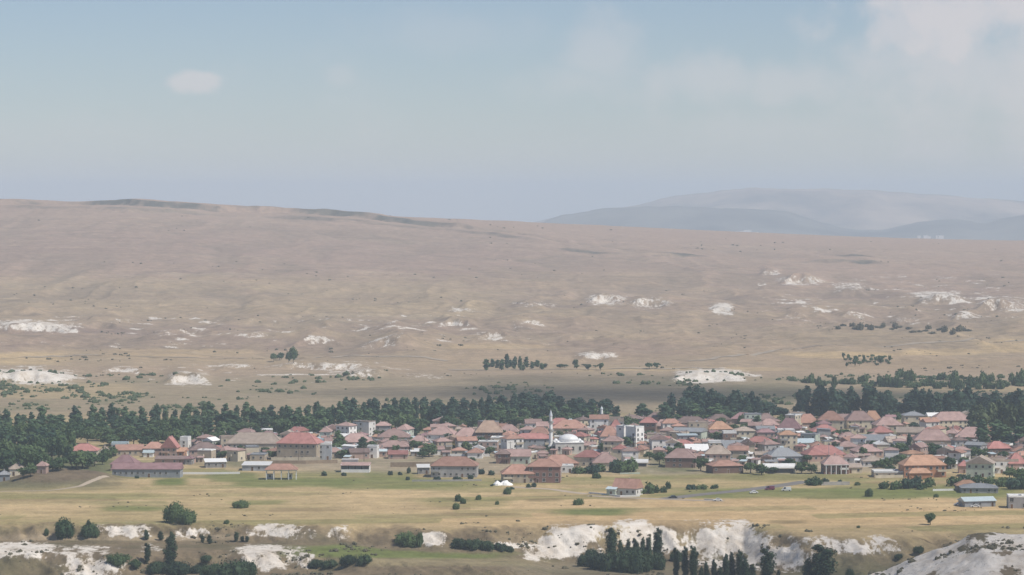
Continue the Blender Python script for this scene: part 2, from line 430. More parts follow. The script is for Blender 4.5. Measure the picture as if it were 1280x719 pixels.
def terrain(X, Y, full=False):
    X = np.asarray(X, float); Y = np.asarray(Y, float)
    D = np.maximum(Y, 1.0)
    u = X/D
    px = 640+F*u
    z = hill(u, D)
    # relief of the far slope
    if D.max() > 2100:
      wb = sstep(2350, 2900, D)*(1-sstep(3800, 4500, D))
      wu = sstep(3300, 4300, D)
      z = z + wb*(ridged(X/210+4, Y/260, 3)-0.62)*17 + wb*fbm(X/45, Y/60, 9)*3.0
      gly = ridged(X/70+fbm(X/200, Y/300, 27)*1.5, Y/420, 29, 4)
      z = z + sstep(2600,3100,D)*(1-sstep(5200,5600,D))*(gly-0.62)*np.where(D < 3900, 9.0, 6.0)
      z = z + wu*(fbm(X/700, Y/900, 21)*9 + fbm(X/140, Y/260, 23)*3.2)*(1-sstep(5400,5900,D))
      z = z + sstep(2120,2400,D)*(1-sstep(6000,7000,D))*fbm(X/90, Y/120, 5)*1.8
    tuff = np.zeros_like(z); rock = np.zeros_like(z)
    if D.max() > 2150:
        for k, (a, b, d0, hp, kind) in enumerate(SC):
            ww = (b-a)*0.5; mid_ = (a+b)/2
            sel = (np.abs(px-mid_) < ww*1.25) & (np.abs(D-d0) < 900)
            if not sel.any(): continue
            xs = X[sel]; ys = Y[sel]; ps = px[sel]
            hgt = hp*d0/F*(1.2 if kind == 0 else 1.7)*(1+0.6*fbm(xs/30, xs*0+k, 44+k))
            dd = D[sel]-d0 + fbm(xs/38, xs*0+k*3.3, 40+k)*30 + fbm(xs/9, ys/14, 41+k)*4 + ((ps-mid_)/ww)**2*25
            wx = 1-sstep(0.25, 1.2, np.abs(ps-mid_)/ww)
            fw = 16.0 if kind == 0 else 18.0
            face = sstep(0, fw, dd)
            back = np.exp(-np.clip(dd-fw, 0, None)/(120.0 if kind == 0 else 260.0))
            z[sel] += hgt*wx*face*back
            on = sstep(-24, 2, dd)*(1-sstep(fw+8, fw+44, dd))*wx
            if kind == 0: tuff[sel] = np.maximum(tuff[sel], on)
            else: rock[sel] = np.maximum(rock[sel], on*0.9)
    if D.max() > 4500:
        sel = (D > 4300) & (D < 6500) & (px < 800)
        if sel.any():
            xs = X[sel]; ys = Y[sel]; ps = px[sel]
            for k, (off, hh) in enumerate(((0, 1.0), (-110, 0.45))):
                dd = D[sel]-np.interp(ps, RIMX, RIMD)-off + fbm(xs/160, xs*0+k, 540+k)*70 + fbm(xs/35, ys/60, 541+k, 3)*26
                amp = np.clip(0.6+1.1*fbm(xs/170, xs*0+3.3*k, 545+k), 0.12, 1.1)*(1-sstep(600, 740, ps))*hh
                z[sel] += 10.5*amp*sstep(0, 16, dd)*np.exp(-np.clip(dd-16, 0, None)/420.0)
                rock[sel] = np.maximum(rock[sel], np.clip(amp*1.6, 0, 1)*sstep(-16, 2, dd)*(1-sstep(18, 60, dd)))
    # near bank: edge of the plain, badland slopes, lower terrace
    ey = np.interp(px, EX, EY); De = D_flat(ey)
    w1 = np.interp(px, EX, WD1); h1 = np.interp(px, EX, DR1); h2 = np.interp(px, EX, DR2); d2 = np.interp(px, EX, D2)
    wob = fbm(X/55, X*0+1.7, 61)*14 + fbm(X/16, Y/40, 62)*7
    s1 = sstep(0, 1, (De+wob-D)/w1)
    s2 = sstep(0, 1, (d2+wob*0.8-D)/26.0)
    z = z - h1*s1 - h2*s2
    bad1 = s1*(1-sstep(0.90, 1.0, s1))*1.0
    bad = np.clip(np.maximum(4*s1*(1-s1), 4*s2*(1-s2)), 0, 1)
    gul = ridged(X/15+Y/40, Y/34, 71, 4)
    z = z + bad*((gul-0.6)*7.0 + (ridged(X/7+Y/9, Y/26-X/60, 73, 4)-.6)*3.6)
    z = z + (1-sstep(1700,2200,D))*fbm(X/70, Y/55, 77)*0.45
    # shaded white spur in front
    rx = np.clip((px + (D-1170)*0.5 - 1050)/172.0, 0, 1)
    crest = 24.5*rx
    dc = (D-1186)/1.0
    prof = np.where(dc > 0, np.exp(-(dc/26.0)**2), np.exp(-(dc/95.0)**2))
    spur = crest*prof
    z = z + spur + (fbm(X/22, Y/22, 81)*1.8+(ridged(X/12, Y/16, 83, 4)-.6)*2.2)*sstep(1, 8, spur)
    # mound by the stream
    mx, my = u_of(70, 604)*D_flat(604), D_flat(604)
    q = ((X-mx)/27.0)**2+((Y-my-14)/30.0)**2
    mound = np.exp(-q**2)
    z = z + 5.0*mound*(1+0.25*fbm(X/9, Y/9, 91))
    # hill under the camera
    near = H-1.75-0.165*D
    z = np.where(D < 1100, np.maximum(z, near), z)
    if full:
        return z, dict(tuff=tuff, rock=rock, s1=s1, s2=s2, bad=bad, px=px, spur=spur, mound=mound, De=De, gul=gul)
    return z

def gz(x, y): return float(terrain(np.array([x]), np.array([y]))[0])

_DN = np.arange(1100, 2100, 1.0); _DF = np.arange(2000, 6600, 6.0)
def ground(px, py):
    """first ground point met by the ray through a photo pixel"""
    u = u_of(px, py); t = tan_down(py)
    _DS = _DN if py > 506 else _DF
    z = terrain(u*_DS, _DS)
    i = int(np.argmax((H-z)/_DS <= t))
    if i == 0: i = 1
    D = _DS[i]
    return (u*D, D, float(z[i]))

# grid
ufine = np.linspace(-0.196, 0.196, 520)
uext = np.array([0.21,0.23,0.26,0.30,0.36,0.44,0.55,0.7,0.9])
US = np.concatenate([-uext[::-1], ufine, uext])
DSG = np.concatenate([[-60,-20,0,8,20,50,100,200,320,450,600,750,900,1000,1060], np.arange(1090,1130,4.0), np.arange(1130,1350,1.0),
                      np.arange(1350,1700,2.5), np.arange(1700,2300,5.0), np.arange(2300,3600,5.5), np.arange(3600,5000,11.0), np.arange(5000,6600,12.0),
                      np.array([6700,6850,7000,7300,7700,8200,9000,10000,11500,13500,16000,19000,22500])])
UU, DD = np.meshgrid(US, DSG, indexing='ij')
XX = UU*np.maximum(DD, 60.0); YY = DD
ZZ, AUX = terrain(XX, YY, True)
PX, PY = project(XX, np.maximum(YY, 50), ZZ)

def patch(x0, x1, y0, y1, soft=0.25, s=1, wob=0.35):
    """field / outcrop with an uneven border, given by the photo rows and columns it covers"""
    cx, cy, rx, ry = (x0+x1)/2, (y0+y1)/2, (x1-x0)/2, (y1-y0)/2
    out = np.zeros_like(PX)
    sel = (np.abs(PX-cx) < rx*1.9+4) & (np.abs(PY-cy) < ry*1.9+4) & (YY > 1000)
    x = XX[sel]; y = YY[sel]
    d = np.maximum(np.abs(PX[sel]-cx)/rx, np.abs(PY[sel]-cy)/ry)*0.5+0.5*np.hypot((PX[sel]-cx)/rx, (PY[sel]-cy)/ry)
    d = d + wob*fbm(x/26, y/40, 300+s)
    out[sel] = 1-sstep(1-soft, 1+soft, d)
    return out

C = np.zeros(XX.shape+(3,))
def setc(mask, col):
    m = mask[..., None]
    C[:] = C*(1-m)+np.array(col)*m
big = fbm(XX/160, YY/220, 101); mid = fbm(XX/40, YY/60, 103); streak = fbm(XX/120, YY/16, 105)
C[:] = np.array((0.355,0.268,0.185))
setc(np.clip(0.5+big*0.9,0,1), (0.315,0.245,0.170))
# upper slope: mauve-brown, olive lower down
setc(sstep(3300,4300,YY)*0.8, (0.335,0.243,0.190))
setc(sstep(2400,2900,YY)*(1-sstep(3300,4200,YY))*np.clip(0.45+0.9*mid,0,1)*0.8, (0.320,0.252,0.165))
setc(np.clip(fbm(XX/230,YY/150,111)*1.6-0.1,0,1)*sstep(2500,2800,YY)*(1-sstep(4000,4800,YY))*0.85, (0.235,0.172,0.142))
# plain with strips of stubble
pl = (1-AUX['s1'])*(1-sstep(1900,2040,YY))
setc(pl, (0.405,0.315,0.175))
setc(pl*np.clip(0.4+1.3*streak,0,1)*0.75, (0.335,0.275,0.140))
setc(pl*np.clip(fbm(XX/200,YY/11,107)*1.8-0.15,0,1)*0.6, (0.255,0.235,0.115))
setc(pl*patch(560,1330,619,660,0.35,5,0.2), (0.455,0.335,0.185))
setc(pl*np.clip(fbm(XX/260,YY/9,109)*1.8-0.2,0,1)*0.5, (0.43,0.33,0.20))
ang = 0.12; pu = (XX*math.cos(ang)+YY*math.sin(ang))/95+fbm(XX/300,YY/300,181)*0.5; pv_ = (-XX*math.sin(ang)+YY*math.cos(ang))/19+fbm(XX/260,YY/200,183)*0.7
cell = _hash(np.floor(pu+_hash(np.floor(pv_),np.floor(pv_)*0,185)), np.floor(pv_), 187)
setc(pl*(cell < 0.22)*0.5, (0.285,0.255,0.125)); setc(pl*(cell > 0.80)*0.5, (0.485,0.375,0.215)); setc(pl*((cell > 0.30) & (cell < 0.38))*0.55, (0.205,0.205,0.085)); setc(pl*((cell > 0.5) & (cell < 0.56))*0.5, (0.27,0.205,0.12))
for p in [(400,560,610,622,1),(-40,120,628,646,2),(420,520,613,640,3)]:
    setc(pl*patch(*p[:4],0.4,p[4])*0.7, (0.47,0.36,0.205))
GREEN = [((825,1290,610,624),0.7),((690,795,636,645),0.85),((285,440,598,608),0.75),((400,640,598,611),0.65),((120,218,631,640),0.75),((192,236,598,607),0.9),
         ((290,362,625,631),0.6),((460,520,585,600),0.6),((1030,1290,605,622),0.6),((755,830,580,592),0.8),((790,900,588,598),0.5),((-30,200,616,624),0.4),
         ((540,640,622,634),0.35),((270,330,590,602),0.7),((900,1060,588,602),0.5),((470,600,606,612),0.5),((40,140,575,590),0.6),((360,470,588,603),0.5)]
for k, (p, a) in enumerate(GREEN):
    setc(pl*patch(*p,0.35,20+k,0.5)*min(1,a*1.1), (0.145,0.172,0.058))
for k, p in enumerate([(555,588,622,626),(550,640,641,645),(655,700,623,627),(760,800,622,626),(960,1010,650,655)]):
    setc(pl*patch(*p,0.4,60+k)*0.7, (0.20,0.16,0.085))
# village ground, dust and gardens
vl = patch(225,1300,524,592,0.12,70,0.1)
setc(vl*0.8, (0.33,0.275,0.20))
setc(vl*np.clip(fbm(XX/30,YY/45,121)*2.2-0.2,0,1)*0.75, (0.13,0.14,0.07))
# stream valley and scrub behind the village
st = sstep(1950,2060,YY)*(1-sstep(2300,2480,YY))
setc(st*0.5, (0.29,0.24,0.15))
setc(st*np.clip(fbm(XX/60,YY/70,131)*2+0.0,0,1)*0.6, (0.16,0.165,0.085))
lv = patch(-60,150,560,612,0.3,75,0.2); setc(lv*0.9, (0.12,0.13,0.07))
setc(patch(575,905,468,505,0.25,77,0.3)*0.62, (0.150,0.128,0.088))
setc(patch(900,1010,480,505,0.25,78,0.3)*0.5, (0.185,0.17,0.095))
for k, (p, a) in enumerate([((-40,360,404,438),.55),((420,570,398,418),.45),((560,740,400,420),.45),((690,880,424,444),.5),((880,1010,400,430),.4),((1000,1240,386,412),.45),((760,1000,372,392),.4),((330,520,424,446),.4),((-40,420,286,330),.35),((420,700,300,340),.35)]):
    setc(patch(*p,0.5,400+k,0.6)*a, (0.245,0.178,0.150))
for k, (p, a) in enumerate([((-40,300,346,384),.5),((300,640,346,392),.5),((640,900,340,364),.35),((900,1280,410,432),.4),((560,900,455,464),.4),((-40,560,446,458),.35)]):
    setc(patch(*p,0.6,420+k,0.6)*a, (0.345,0.275,0.170))
GOLD = [(985,1122,440,448),(1122,1230,436,444),(1222,1300,424,441),(-40,92,441,456),(690,1000,459,464),(1090,1290,482,492),(560,700,430,436),(-40,180,478,498),(60,330,436,446)]
for k, p in enumerate(GOLD):
    setc(patch(*p,0.25,80+k,0.25)*(0.85 if k in (0,1,2,3) else 0.5), (0.47,0.355,0.20))
setc(patch(985,1290,448,462,0.2,95,0.2)*0.6, (0.31,0.235,0.15))
# bank below the plain, lower terrace
lo = AUX['s1']
setc(lo, (0.200,0.155,0.098))
setc(lo*np.clip(fbm(XX/25,YY/18,141)*1.8+0.1,0,1)*0.75, (0.125,0.112,0.060))
setc(sstep(0.9,1,lo)*patch(355,655,681,699,0.25,96,0.25), (0.165,0.190,0.062))
setc(sstep(0.9,1,lo)*patch(380,700,698,708,0.3,97,0.3)*0.6, (0.30,0.25,0.14))
setc(lo*patch(-30,320,668,676,0.3,98,0.3)*0.8, (0.36,0.285,0.19))
setc(lo*patch(640,860,705,725,0.3,99,0.3)*0.5, (0.27,0.23,0.15))
setc(lo*patch(1000,1130,688,725,0.3,94,0.3)*0.7, (0.115,0.12,0.06))
setc(np.clip(AUX['mound']*1.6,0,1)*0.95, (0.150,0.118,0.082))
setc(sstep(0.03,0.2,AUX['s1'])*(1-sstep(0.45,0.8,AUX['s1']))*np.clip(0.45+1.6*fbm(XX/18,YY/14,145),0,1)*0.8, (0.128,0.100,0.066))
# rim rock
setc(np.clip(AUX['rock']*1.25*np.clip(0.5+1.6*fbm(XX/60,YY/40,161),0,1),0,1), (0.095,0.092,0.078))  # dark tone: shrubs, plus the shade on the rock faces put into colour
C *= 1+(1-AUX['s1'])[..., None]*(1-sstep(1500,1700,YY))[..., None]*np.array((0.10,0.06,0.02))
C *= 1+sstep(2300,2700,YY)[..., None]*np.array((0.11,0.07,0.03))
hs = sstep(2450,2800,YY)*(1-sstep(5200,5700,YY))
setc(hs*np.clip(fbm(XX/170,YY/15,171)*1.9-0.25,0,1)*0.5, (0.215,0.165,0.125))
setc(hs*np.clip(fbm(XX/210,YY/18,173)*1.9-0.3,0,1)*0.45, (0.43,0.345,0.235))
setc(hs*np.clip(0.75-ridged(XX/70+fbm(XX/200,YY/300,27)*1.5, YY/420, 29, 4),0,1)*1.1, (0.235,0.180,0.130))
# white tuff
T = AUX['tuff']*np.clip(0.25+1.5*fbm(XX/70,YY/50,151),0,1)
TU = [((125,200,654,673),.75),((200,280,655,676),.7),((300,385,655,674),.8),((-30,70,676,700),.78),((60,150,680,702),.66),((285,385,683,712),.9),((405,440,658,680),.7),
      ((520,560,664,682),.8),((660,735,668,700),1.2),((690,760,658,676),.9),((770,850,653,690),1.1),((845,935,650,692),1.25),((860,1000,668,712),1.0),((990,1075,668,690),.7),((1055,1125,670,692),.9),
      ((80,150,698,722),.8),((610,665,676,688),.6),((170,205,676,694),.5),((730,760,680,700),.5),
      ((60,100,404,414),.7),((130,165,398,404),.5),((185,230,412,422),.6),((300,350,416,424),.6),((340,420,452,460),.6),((640,700,376,384),.5),((560,600,384,392),.6),((950,975,336,344),.6),((1040,1085,352,366),.6),((1185,1225,392,398),.7),((1050,1095,388,396),.5),((980,1010,390,398),.5),((1110,1150,396,404),.5),((720,750,440,446),.6),((500,560,466,474),.5),((430,470,464,472),.6),((735,780,368,380),1.0),((785,842,372,386),.7),((890,916,378,394),1.0),((975,1030,346,356),.8),((1145,1200,362,378),.8),((1215,1290,372,392),.6),
      ((-20,90,400,416),.9),((-20,100,459,478),1.1),((210,260,464,482),.95),((836,935,461,478),1.2),((605,632,415,426),.8),((548,590,402,408),.8),((725,770,441,448),.8),((270,320,454,462),.7),((400,480,456,470),.6)]
T2 = np.zeros_like(T)
for k, (p, a) in enumerate(TU):
    T2 = np.maximum(T2, patch(*p,0.6,160+k,0.55)*a*(0.98 if p[2] > 640 else 0.8))
zone = np.maximum(patch(-60,700,394,434,0.4,440,0.3), np.maximum(patch(930,1340,342,404,0.4,441,0.3), patch(180,520,450,478,0.4,442,0.3)))
T2 = np.maximum(T2, zone*sstep(0.18,0.5,fbm(XX/34,YY/22,443,4,0.6))*0.75)
T = np.maximum(T*0.75, T2)
T = np.maximum(T, sstep(2.5, 6, AUX['spur'])*0.98*(1-0.5*sstep(0.15,0.5,fbm(XX/14,YY/22,155))))
T = np.clip(T*(1-0.45*(1-sstep(0.40,0.62,AUX['gul']))*(AUX['bad'] > 0.05)), 0, 1.3)

nu, ndp = XX.shape
verts = np.stack([XX, YY, ZZ], -1).reshape(-1, 3)
ii = np.arange(nu*ndp).reshape(nu, ndp)
quads = np.stack([ii[:-1,:-1], ii[1:,:-1], ii[1:,1:], ii[:-1,1:]], -1).reshape(-1, 4)
me = bpy.data.meshes.new('terrain')
me.vertices.add(len(verts)); me.vertices.foreach_set('co', verts.astype(np.float32).ravel())
me.loops.add(quads.size); me.loops.foreach_set('vertex_index', quads.astype(np.int32).ravel())
me.polygons.add(len(quads)); me.polygons.foreach_set('loop_start', np.arange(0, quads.size, 4, dtype=np.int32))
me.polygons.foreach_set('use_smooth', np.ones(len(quads), bool))
me.update(calc_edges=True)
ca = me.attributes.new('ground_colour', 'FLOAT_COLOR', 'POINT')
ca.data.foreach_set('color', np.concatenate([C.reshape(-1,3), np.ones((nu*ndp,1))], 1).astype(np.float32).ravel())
ta = me.attributes.new('tuff', 'FLOAT', 'POINT'); ta.data.foreach_set('value', T.astype(np.float32).ravel())

wild = np.clip(AUX['s1']*1.2+sstep(1950,2100,YY)*0.75*(1-0.6*sstep(3300,4500,YY))+AUX['mound'], 0, 1)
wa = me.attributes.new('wild', 'FLOAT', 'POINT'); wa.data.foreach_set('value', wild.astype(np.float32).ravel())
def ground_mat():
    m, n, b = new_mat('dry_steppe_ground')
    at = nd(n, 'ShaderNodeAttribute'); at.attribute_name = 'ground_colour'
    tt = nd(n, 'ShaderNodeAttribute'); tt.attribute_name = 'tuff'
    tc = nd(n, 'ShaderNodeTexCoord')
    n1 = nd(n, 'ShaderNodeTexNoise', Scale=0.09, Detail=8.0, Roughness=0.68)
    n2 = nd(n, 'ShaderNodeTexNoise', Scale=0.55, Detail=5.0, Roughness=0.7)
    mp = nd(n, 'ShaderNodeMapping'); mp.inputs['Scale'].default_value = (0.012, 0.11, 0.1)
    n3 = nd(n, 'ShaderNodeTexNoise', Scale=1.0, Detail=6.0, Roughness=0.6)
    for k in (n1, n2): n.links.new(tc.outputs['Object'], k.inputs['Vector'])
    n.links.new(tc.outputs['Object'], mp.inputs[0]); n.links.new(mp.outputs[0], n3.inputs['Vector'])
    def rng_(src, lo, hi, a=0.3, c=0.7):
        r = nd(n, 'ShaderNodeMapRange'); r.inputs[1].default_value = a; r.inputs[2].default_value = c
        r.inputs[3].default_value = lo; r.inputs[4].default_value = hi
        n.links.new(src, r.inputs[0]); return r.outputs[0]
    def mul(a, c):
        x = nd(n, 'ShaderNodeMath', operation='MULTIPLY'); n.links.new(a, x.inputs[0]); n.links.new(c, x.inputs[1]); return x.outputs[0]
    f = mul(mul(rng_(n1.outputs[0], 0.74, 1.2), rng_(n2.outputs[0], 0.82, 1.16)), rng_(n3.outputs[0], 0.86, 1.12))
    vm = nd(n, 'ShaderNodeVectorMath', operation='SCALE'); n.links.new(at.outputs['Color'], vm.inputs[0]); n.links.new(f, vm.inputs['Scale'])
    # tuff edge broken up by noise
    mp2 = nd(n, 'ShaderNodeMapping'); mp2.inputs['Scale'].default_value = (0.22, 0.10, 0.16); mp2.inputs['Rotation'].default_value = (0, 0.5, 0)
    n4 = nd(n, 'ShaderNodeTexNoise', Scale=1.0, Detail=8.0, Roughness=0.78)
    n.links.new(tc.outputs['Object'], mp2.inputs[0]); n.links.new(mp2.outputs[0], n4.inputs['Vector'])
    def madd(src, k, add):
        x = nd(n, 'ShaderNodeMath', operation='MULTIPLY_ADD'); x.inputs[1].default_value = k; n.links.new(src, x.inputs[0])
        if isinstance(add, float): x.inputs[2].default_value = add
        else: n.links.new(add, x.inputs[2])
        return x.outputs[0]
    n5 = nd(n, 'ShaderNodeTexNoise', Scale=0.045, Detail=6.0, Roughness=0.65)
    n.links.new(tc.outputs['Object'], n5.inputs['Vector'])
    v = madd(tt.outputs['Fac'], 1.0, -1.85)
    v = madd(n4.outputs[0], 2.5, v)
    v = madd(n5.outputs[0], 1.2, v)
    th = nd(n, 'ShaderNodeMapRange'); th.interpolation_type = 'SMOOTHSTEP'
    th.inputs[1].default_value = 0.44; th.inputs[2].default_value = 0.68
    n.links.new(v, th.inputs[0])
    gate = nd(n, 'ShaderNodeMapRange'); gate.inputs[1].default_value = 0.05; gate.inputs[2].default_value = 0.3; n.links.new(tt.outputs['Fac'], gate.inputs[0])
    fac = mul(th.outputs[0], gate.outputs[0])
    tr = nd(n, 'ShaderNodeValToRGB'); e = tr.color_ramp.elements
    e[0].position = 0.3; e[0].color = (0.47,0.40,0.32,1); e[1].position = 0.58; e[1].color = (0.70,0.645,0.57,1)
    n.links.new(n1.outputs[0], tr.inputs[0])
    mx = nd(n, 'ShaderNodeMix'); mx.data_type = 'RGBA'
    n.links.new(fac, mx.inputs['Factor']); n.links.new(vm.outputs[0], mx.inputs['A']); n.links.new(tr.outputs[0], mx.inputs['B'])
    # tufts of dry plants
    n6 = nd(n, 'ShaderNodeTexNoise', Scale=0.42, Detail=4.0, Roughness=0.75)
    n.links.new(tc.outputs['Object'], n6.inputs['Vector'])
    va = madd(n6.outputs[0], 1.0, madd(n5.outputs[0], 0.55, -0.275))
    tf = nd(n, 'ShaderNodeMapRange'); tf.interpolation_type = 'SMOOTHSTEP'; tf.inputs[1].default_value = 0.58; tf.inputs[2].default_value = 0.70; tf.inputs[4].default_value = 0.6
    n.links.new(va, tf.inputs[0])
    wa = nd(n, 'ShaderNodeAttribute'); wa.attribute_name = 'wild'
    mt = nd(n, 'ShaderNodeMix'); mt.data_type = 'RGBA'
    n.links.new(mul(tf.outputs[0], wa.outputs['Fac']), mt.inputs['Factor']); n.links.new(mx.outputs['Result'], mt.inputs['A']); mt.inputs['B'].default_value = (0.105, 0.092, 0.052, 1)
    n.links.new(mt.outputs['Result'], b.inputs['Base Color'])
    bp = nd(n, 'ShaderNodeBump', Strength=0.8, Distance=1.3)
    hs = nd(n, 'ShaderNodeMath', operation='MULTIPLY_ADD'); hs.inputs[1].default_value = 0.35
    n.links.new(n2.outputs[0], hs.inputs[0]); n.links.new(n1.outputs[0], hs.inputs[2])
    n.links.new(hs.outputs[0], bp.inputs['Height']); n.links.new(bp.outputs[0], b.inputs['Normal'])
    b.inputs['Roughness'].default_value = 1.0; b.inputs['Specular IOR Level'].default_value = 0.05
    return m
me.materials.append(ground_mat())
tag(link('terrain', me), kind='structure')

# far mountains
def mountain(name, prof, D0, depth, base_row, col, seed):
    pxs = np.linspace(prof[0][0], prof[-1][0], 260); yt = np.interp(pxs, [p[0] for p in prof], [p[1] for p in prof])
    nd_ = 44; V = []; s = np.linspace(0, 1, nd_)
    k = np.ones(5)/5; yt = np.convolve(np.pad(yt, 2, mode='edge'), k, 'valid')
    yt = yt+fbm(pxs/38.0, pxs*0, seed, 5)*2.6
    cols = []
    for i, p in enumerate(pxs):
        Dm = D0+depth*s*0.5
        zt = H-tan_down(yt[i])*(D0+depth*0.42); zb = H-tan_down(base_row)*D0
        x = u_of(p, yt[i])*(D0+depth*s)
        y = D0+depth*s
        hh = np.where(s < 0.42, sstep(0, 0.42, s), 1-sstep(0.42, 1.0, s)*0.9)
        rel = (ridged(x/900, y/1100, seed, 5)-0.6)*1.1
        z = zb+(zt-zb)*hh*(1+rel*0.7*np.where(s < 0.42, 4*hh*(1-hh), 0))
        cols.append(np.stack([x, y, z], -1))
    V = np.array(cols); n1, n2 = V.shape[:2]
    ix = np.arange(n1*n2).reshape(n1, n2)
    q = np.stack([ix[:-1,:-1], ix[1:,:-1], ix[1:,1:], ix[:-1,1:]], -1).reshape(-1,4)
    m_ = bpy.data.meshes.new(name); m_.from_pydata(V.reshape(-1,3).tolist(), [], q.tolist())
    m_.polygons.foreach_set('use_smooth', [True]*len(m_.polygons))
    m, n, b = new_mat(name+'_slopes')
    tc = nd(n, 'ShaderNodeTexCoord'); no = nd(n, 'ShaderNodeTexNoise', Scale=0.0016, Detail=8.0, Roughness=0.65)
    n.links.new(tc.outputs['Object'], no.inputs['Vector'])
    rp = nd(n, 'ShaderNodeValToRGB'); e = rp.color_ramp.elements
    e[0].position = 0.38; e[0].color = (col[0]*0.35, col[1]*0.42, col[2]*0.5, 1); e[1].position = 0.62; e[1].color = (*[c*1.6 for c in col], 1)
    n.links.new(no.outputs[0], rp.inputs[0]); n.links.new(rp.outputs[0], b.inputs['Base Color']); b.inputs['Roughness'].default_value = 1
    m_.materials.append(m)
    return tag(link(name, m_), kind='structure')
mountain('mountain_back', [(560,300),(700,272),(760,262),(830,249),(880,241),(940,235),(1010,236),(1080,237),(1130,241),(1190,245),(1280,252),(1400,256),(1600,280)], 14800, 5000, 303, (0.26,0.20,0.15), 201)
mountain('mountain_front', [(600,300),(676,277),(700,269),(740,263),(800,258),(860,258),(930,260),(985,264),(1020,276),(1060,286),(1100,288),(1150,276),(1190,272),(1230,280),(1280,268),(1330,262),(1500,290)], 12500, 3500, 303, (0.10,0.10,0.085), 207)

LMARKS = [((688,560),'near the tall minaret'),((790,555),'near the white apartments'),((680,600),'near the square brick block'),((1155,594),'near the big orange villa'),
          ((183,592),'near the long barn'),((350,597),'near the open pavilion'),((374,573),'near the bright terracotta roof'),((568,594),'near the grey walled house'),
          ((610,554),'near the tall brown house'),((752,526),'near the little white spire'),((930,545),'near the broad cream building'),((1040,590),'near the red columned house'),
          ((1235,594),'near the pale green house'),((1050,528),'below the dark grove'),((1190,530),'at the dark grove end'),((870,548),'near the grey green warehouse'),
          ((445,588),'near the open farm shed'),((975,580),'near the white arched canopy'),((500,560),'by the pink roofed row'),((900,588),'by the low brown house'),((280,562),'by the grey silo')]
LMW = [(ground(*p), t) for p, t in LMARKS]
def landmark(x, y):
    return min((((x-q[0])**2+(y-q[1])**2, t) for q, t in LMW))[1]

# ------------------------------------------------------------------ trees and bushes
def ico_verts(sub=1):
    bm = bmesh.new(); bmesh.ops.create_icosphere(bm, subdivisions=sub, radius=1.0)
    v = [tuple(x.co) for x in bm.verts]; f = [tuple(y.index for y in x.verts) for x in bm.faces]; bm.free()
    return v, f
ICO = ico_verts(1)
def crown(name, clumps, nleaf, size, mat, seed, core=0.74, squash=1.0):
    """leaf-sized faces spread through overlapping clumps, over a rough inner core"""
    r = random.Random(seed); mb = MB()
    for (c, rad) in clumps:
        b = len(mb.v)
        for v in ICO[0]:
            k = rad*core*(0.8+0.4*r.random())
            mb.v.append((c[0]+v[0]*k, c[1]+v[1]*k, c[2]+v[2]*k*squash))
        for f in ICO[1]:
            mb.f.append(tuple(b+i for i in f)); mb.m.append(0)
    tot = sum(q*q for _, q in clumps)
    for (c, rad) in clumps:
        for _ in range(int(nleaf*rad*rad/tot)):
            d = Vector((r.gauss(0,1), r.gauss(0,1), r.gauss(0,1)+0.15)).normalized()
            rr = rad*(0.72+0.42*r.random())
            p = Vector((c[0]+d.x*rr, c[1]+d.y*rr, c[2]+d.z*rr*squash))
            nrm = (d+Vector((r.gauss(0,.6), r.gauss(0,.6), r.gauss(0,.6)+0.3))).normalized()
            a = nrm.orthogonal().normalized(); a.rotate(Matrix.Rotation(r.random()*6.28, 3, nrm)); e = nrm.cross(a)
            s = size*(0.6+0.8*r.random())
            b = len(mb.v)
            mb.v += [tuple(p+a*s), tuple(p+e*s*0.7), tuple(p-a*s*0.8), tuple(p-e*s*0.6)]
            mb.f.append((b, b+1, b+2, b+3)); mb.m.append(0)
    return mb.mesh(name, [mat])

def trunk_mesh(h, r0, limbs, seed, top=0.75):
    r = random.Random(seed); mb = MB()
    mb.tube((0,0,-0.6), (0.05,0,h*0.35), r0, r0*0.75, 7).tube((0.05,0,h*0.35), (r.uniform(-.2,.2),r.uniform(-.2,.2),h*top), r0*0.75, r0*0.2, 6)
    for k in range(limbs):
        a = r.random()*6.28; z = h*r.uniform(0.22,0.5)
        mb.tube((0,0,z), (math.cos(a)*h*0.2, math.sin(a)*h*0.2, z+h*r.uniform(0.12,0.28)), r0*0.4, r0*0.1, 5)
    return mb.mesh('trunk', [M_bark])

PROTO = {}
def poplar_clumps(seed, H_=10.0, R_=1.25):
    r = random.Random(seed); c = []
    for k in range(15):
        t = (k+0.5)/15
        rad = R_*(max(0.02, 1-abs(2*t-0.85)**2.6/1.6)**0.8)*(0.75+0.4*r.random())
        c.append(((r.gauss(0,.3), r.gauss(0,.3), 0.7+t*(H_-1.2)), max(0.3, rad*0.85)))
    return c
def round_clumps(seed, rx=3.0, zc=4.4, rz=2.6, n=16, rad=1.25):
    r = random.Random(seed); c = [((0,0,zc), rad*1.5)]
    for _ in range(n):
        d = Vector((r.gauss(0,1), r.gauss(0,1), r.gauss(0,1))).normalized(); k = 0.45+0.45*r.random()
        c.append(((d.x*rx*k, d.y*rx*k, zc+d.z*rz*k), rad*(0.65+0.6*r.random())))
    return c
def bush_clumps(seed, rx=1.6, h=1.7, n=10):
    r = random.Random(seed); c = []
    for _ in range(n):
        a = r.random()*6.28; k = math.sqrt(r.random())*rx*0.75
        c.append(((math.cos(a)*k, math.sin(a)*k, h*(0.25+0.4*r.random())*(1.15-k/rx*0.6)), 0.42*h*(0.7+0.5*r.random())))
    return c
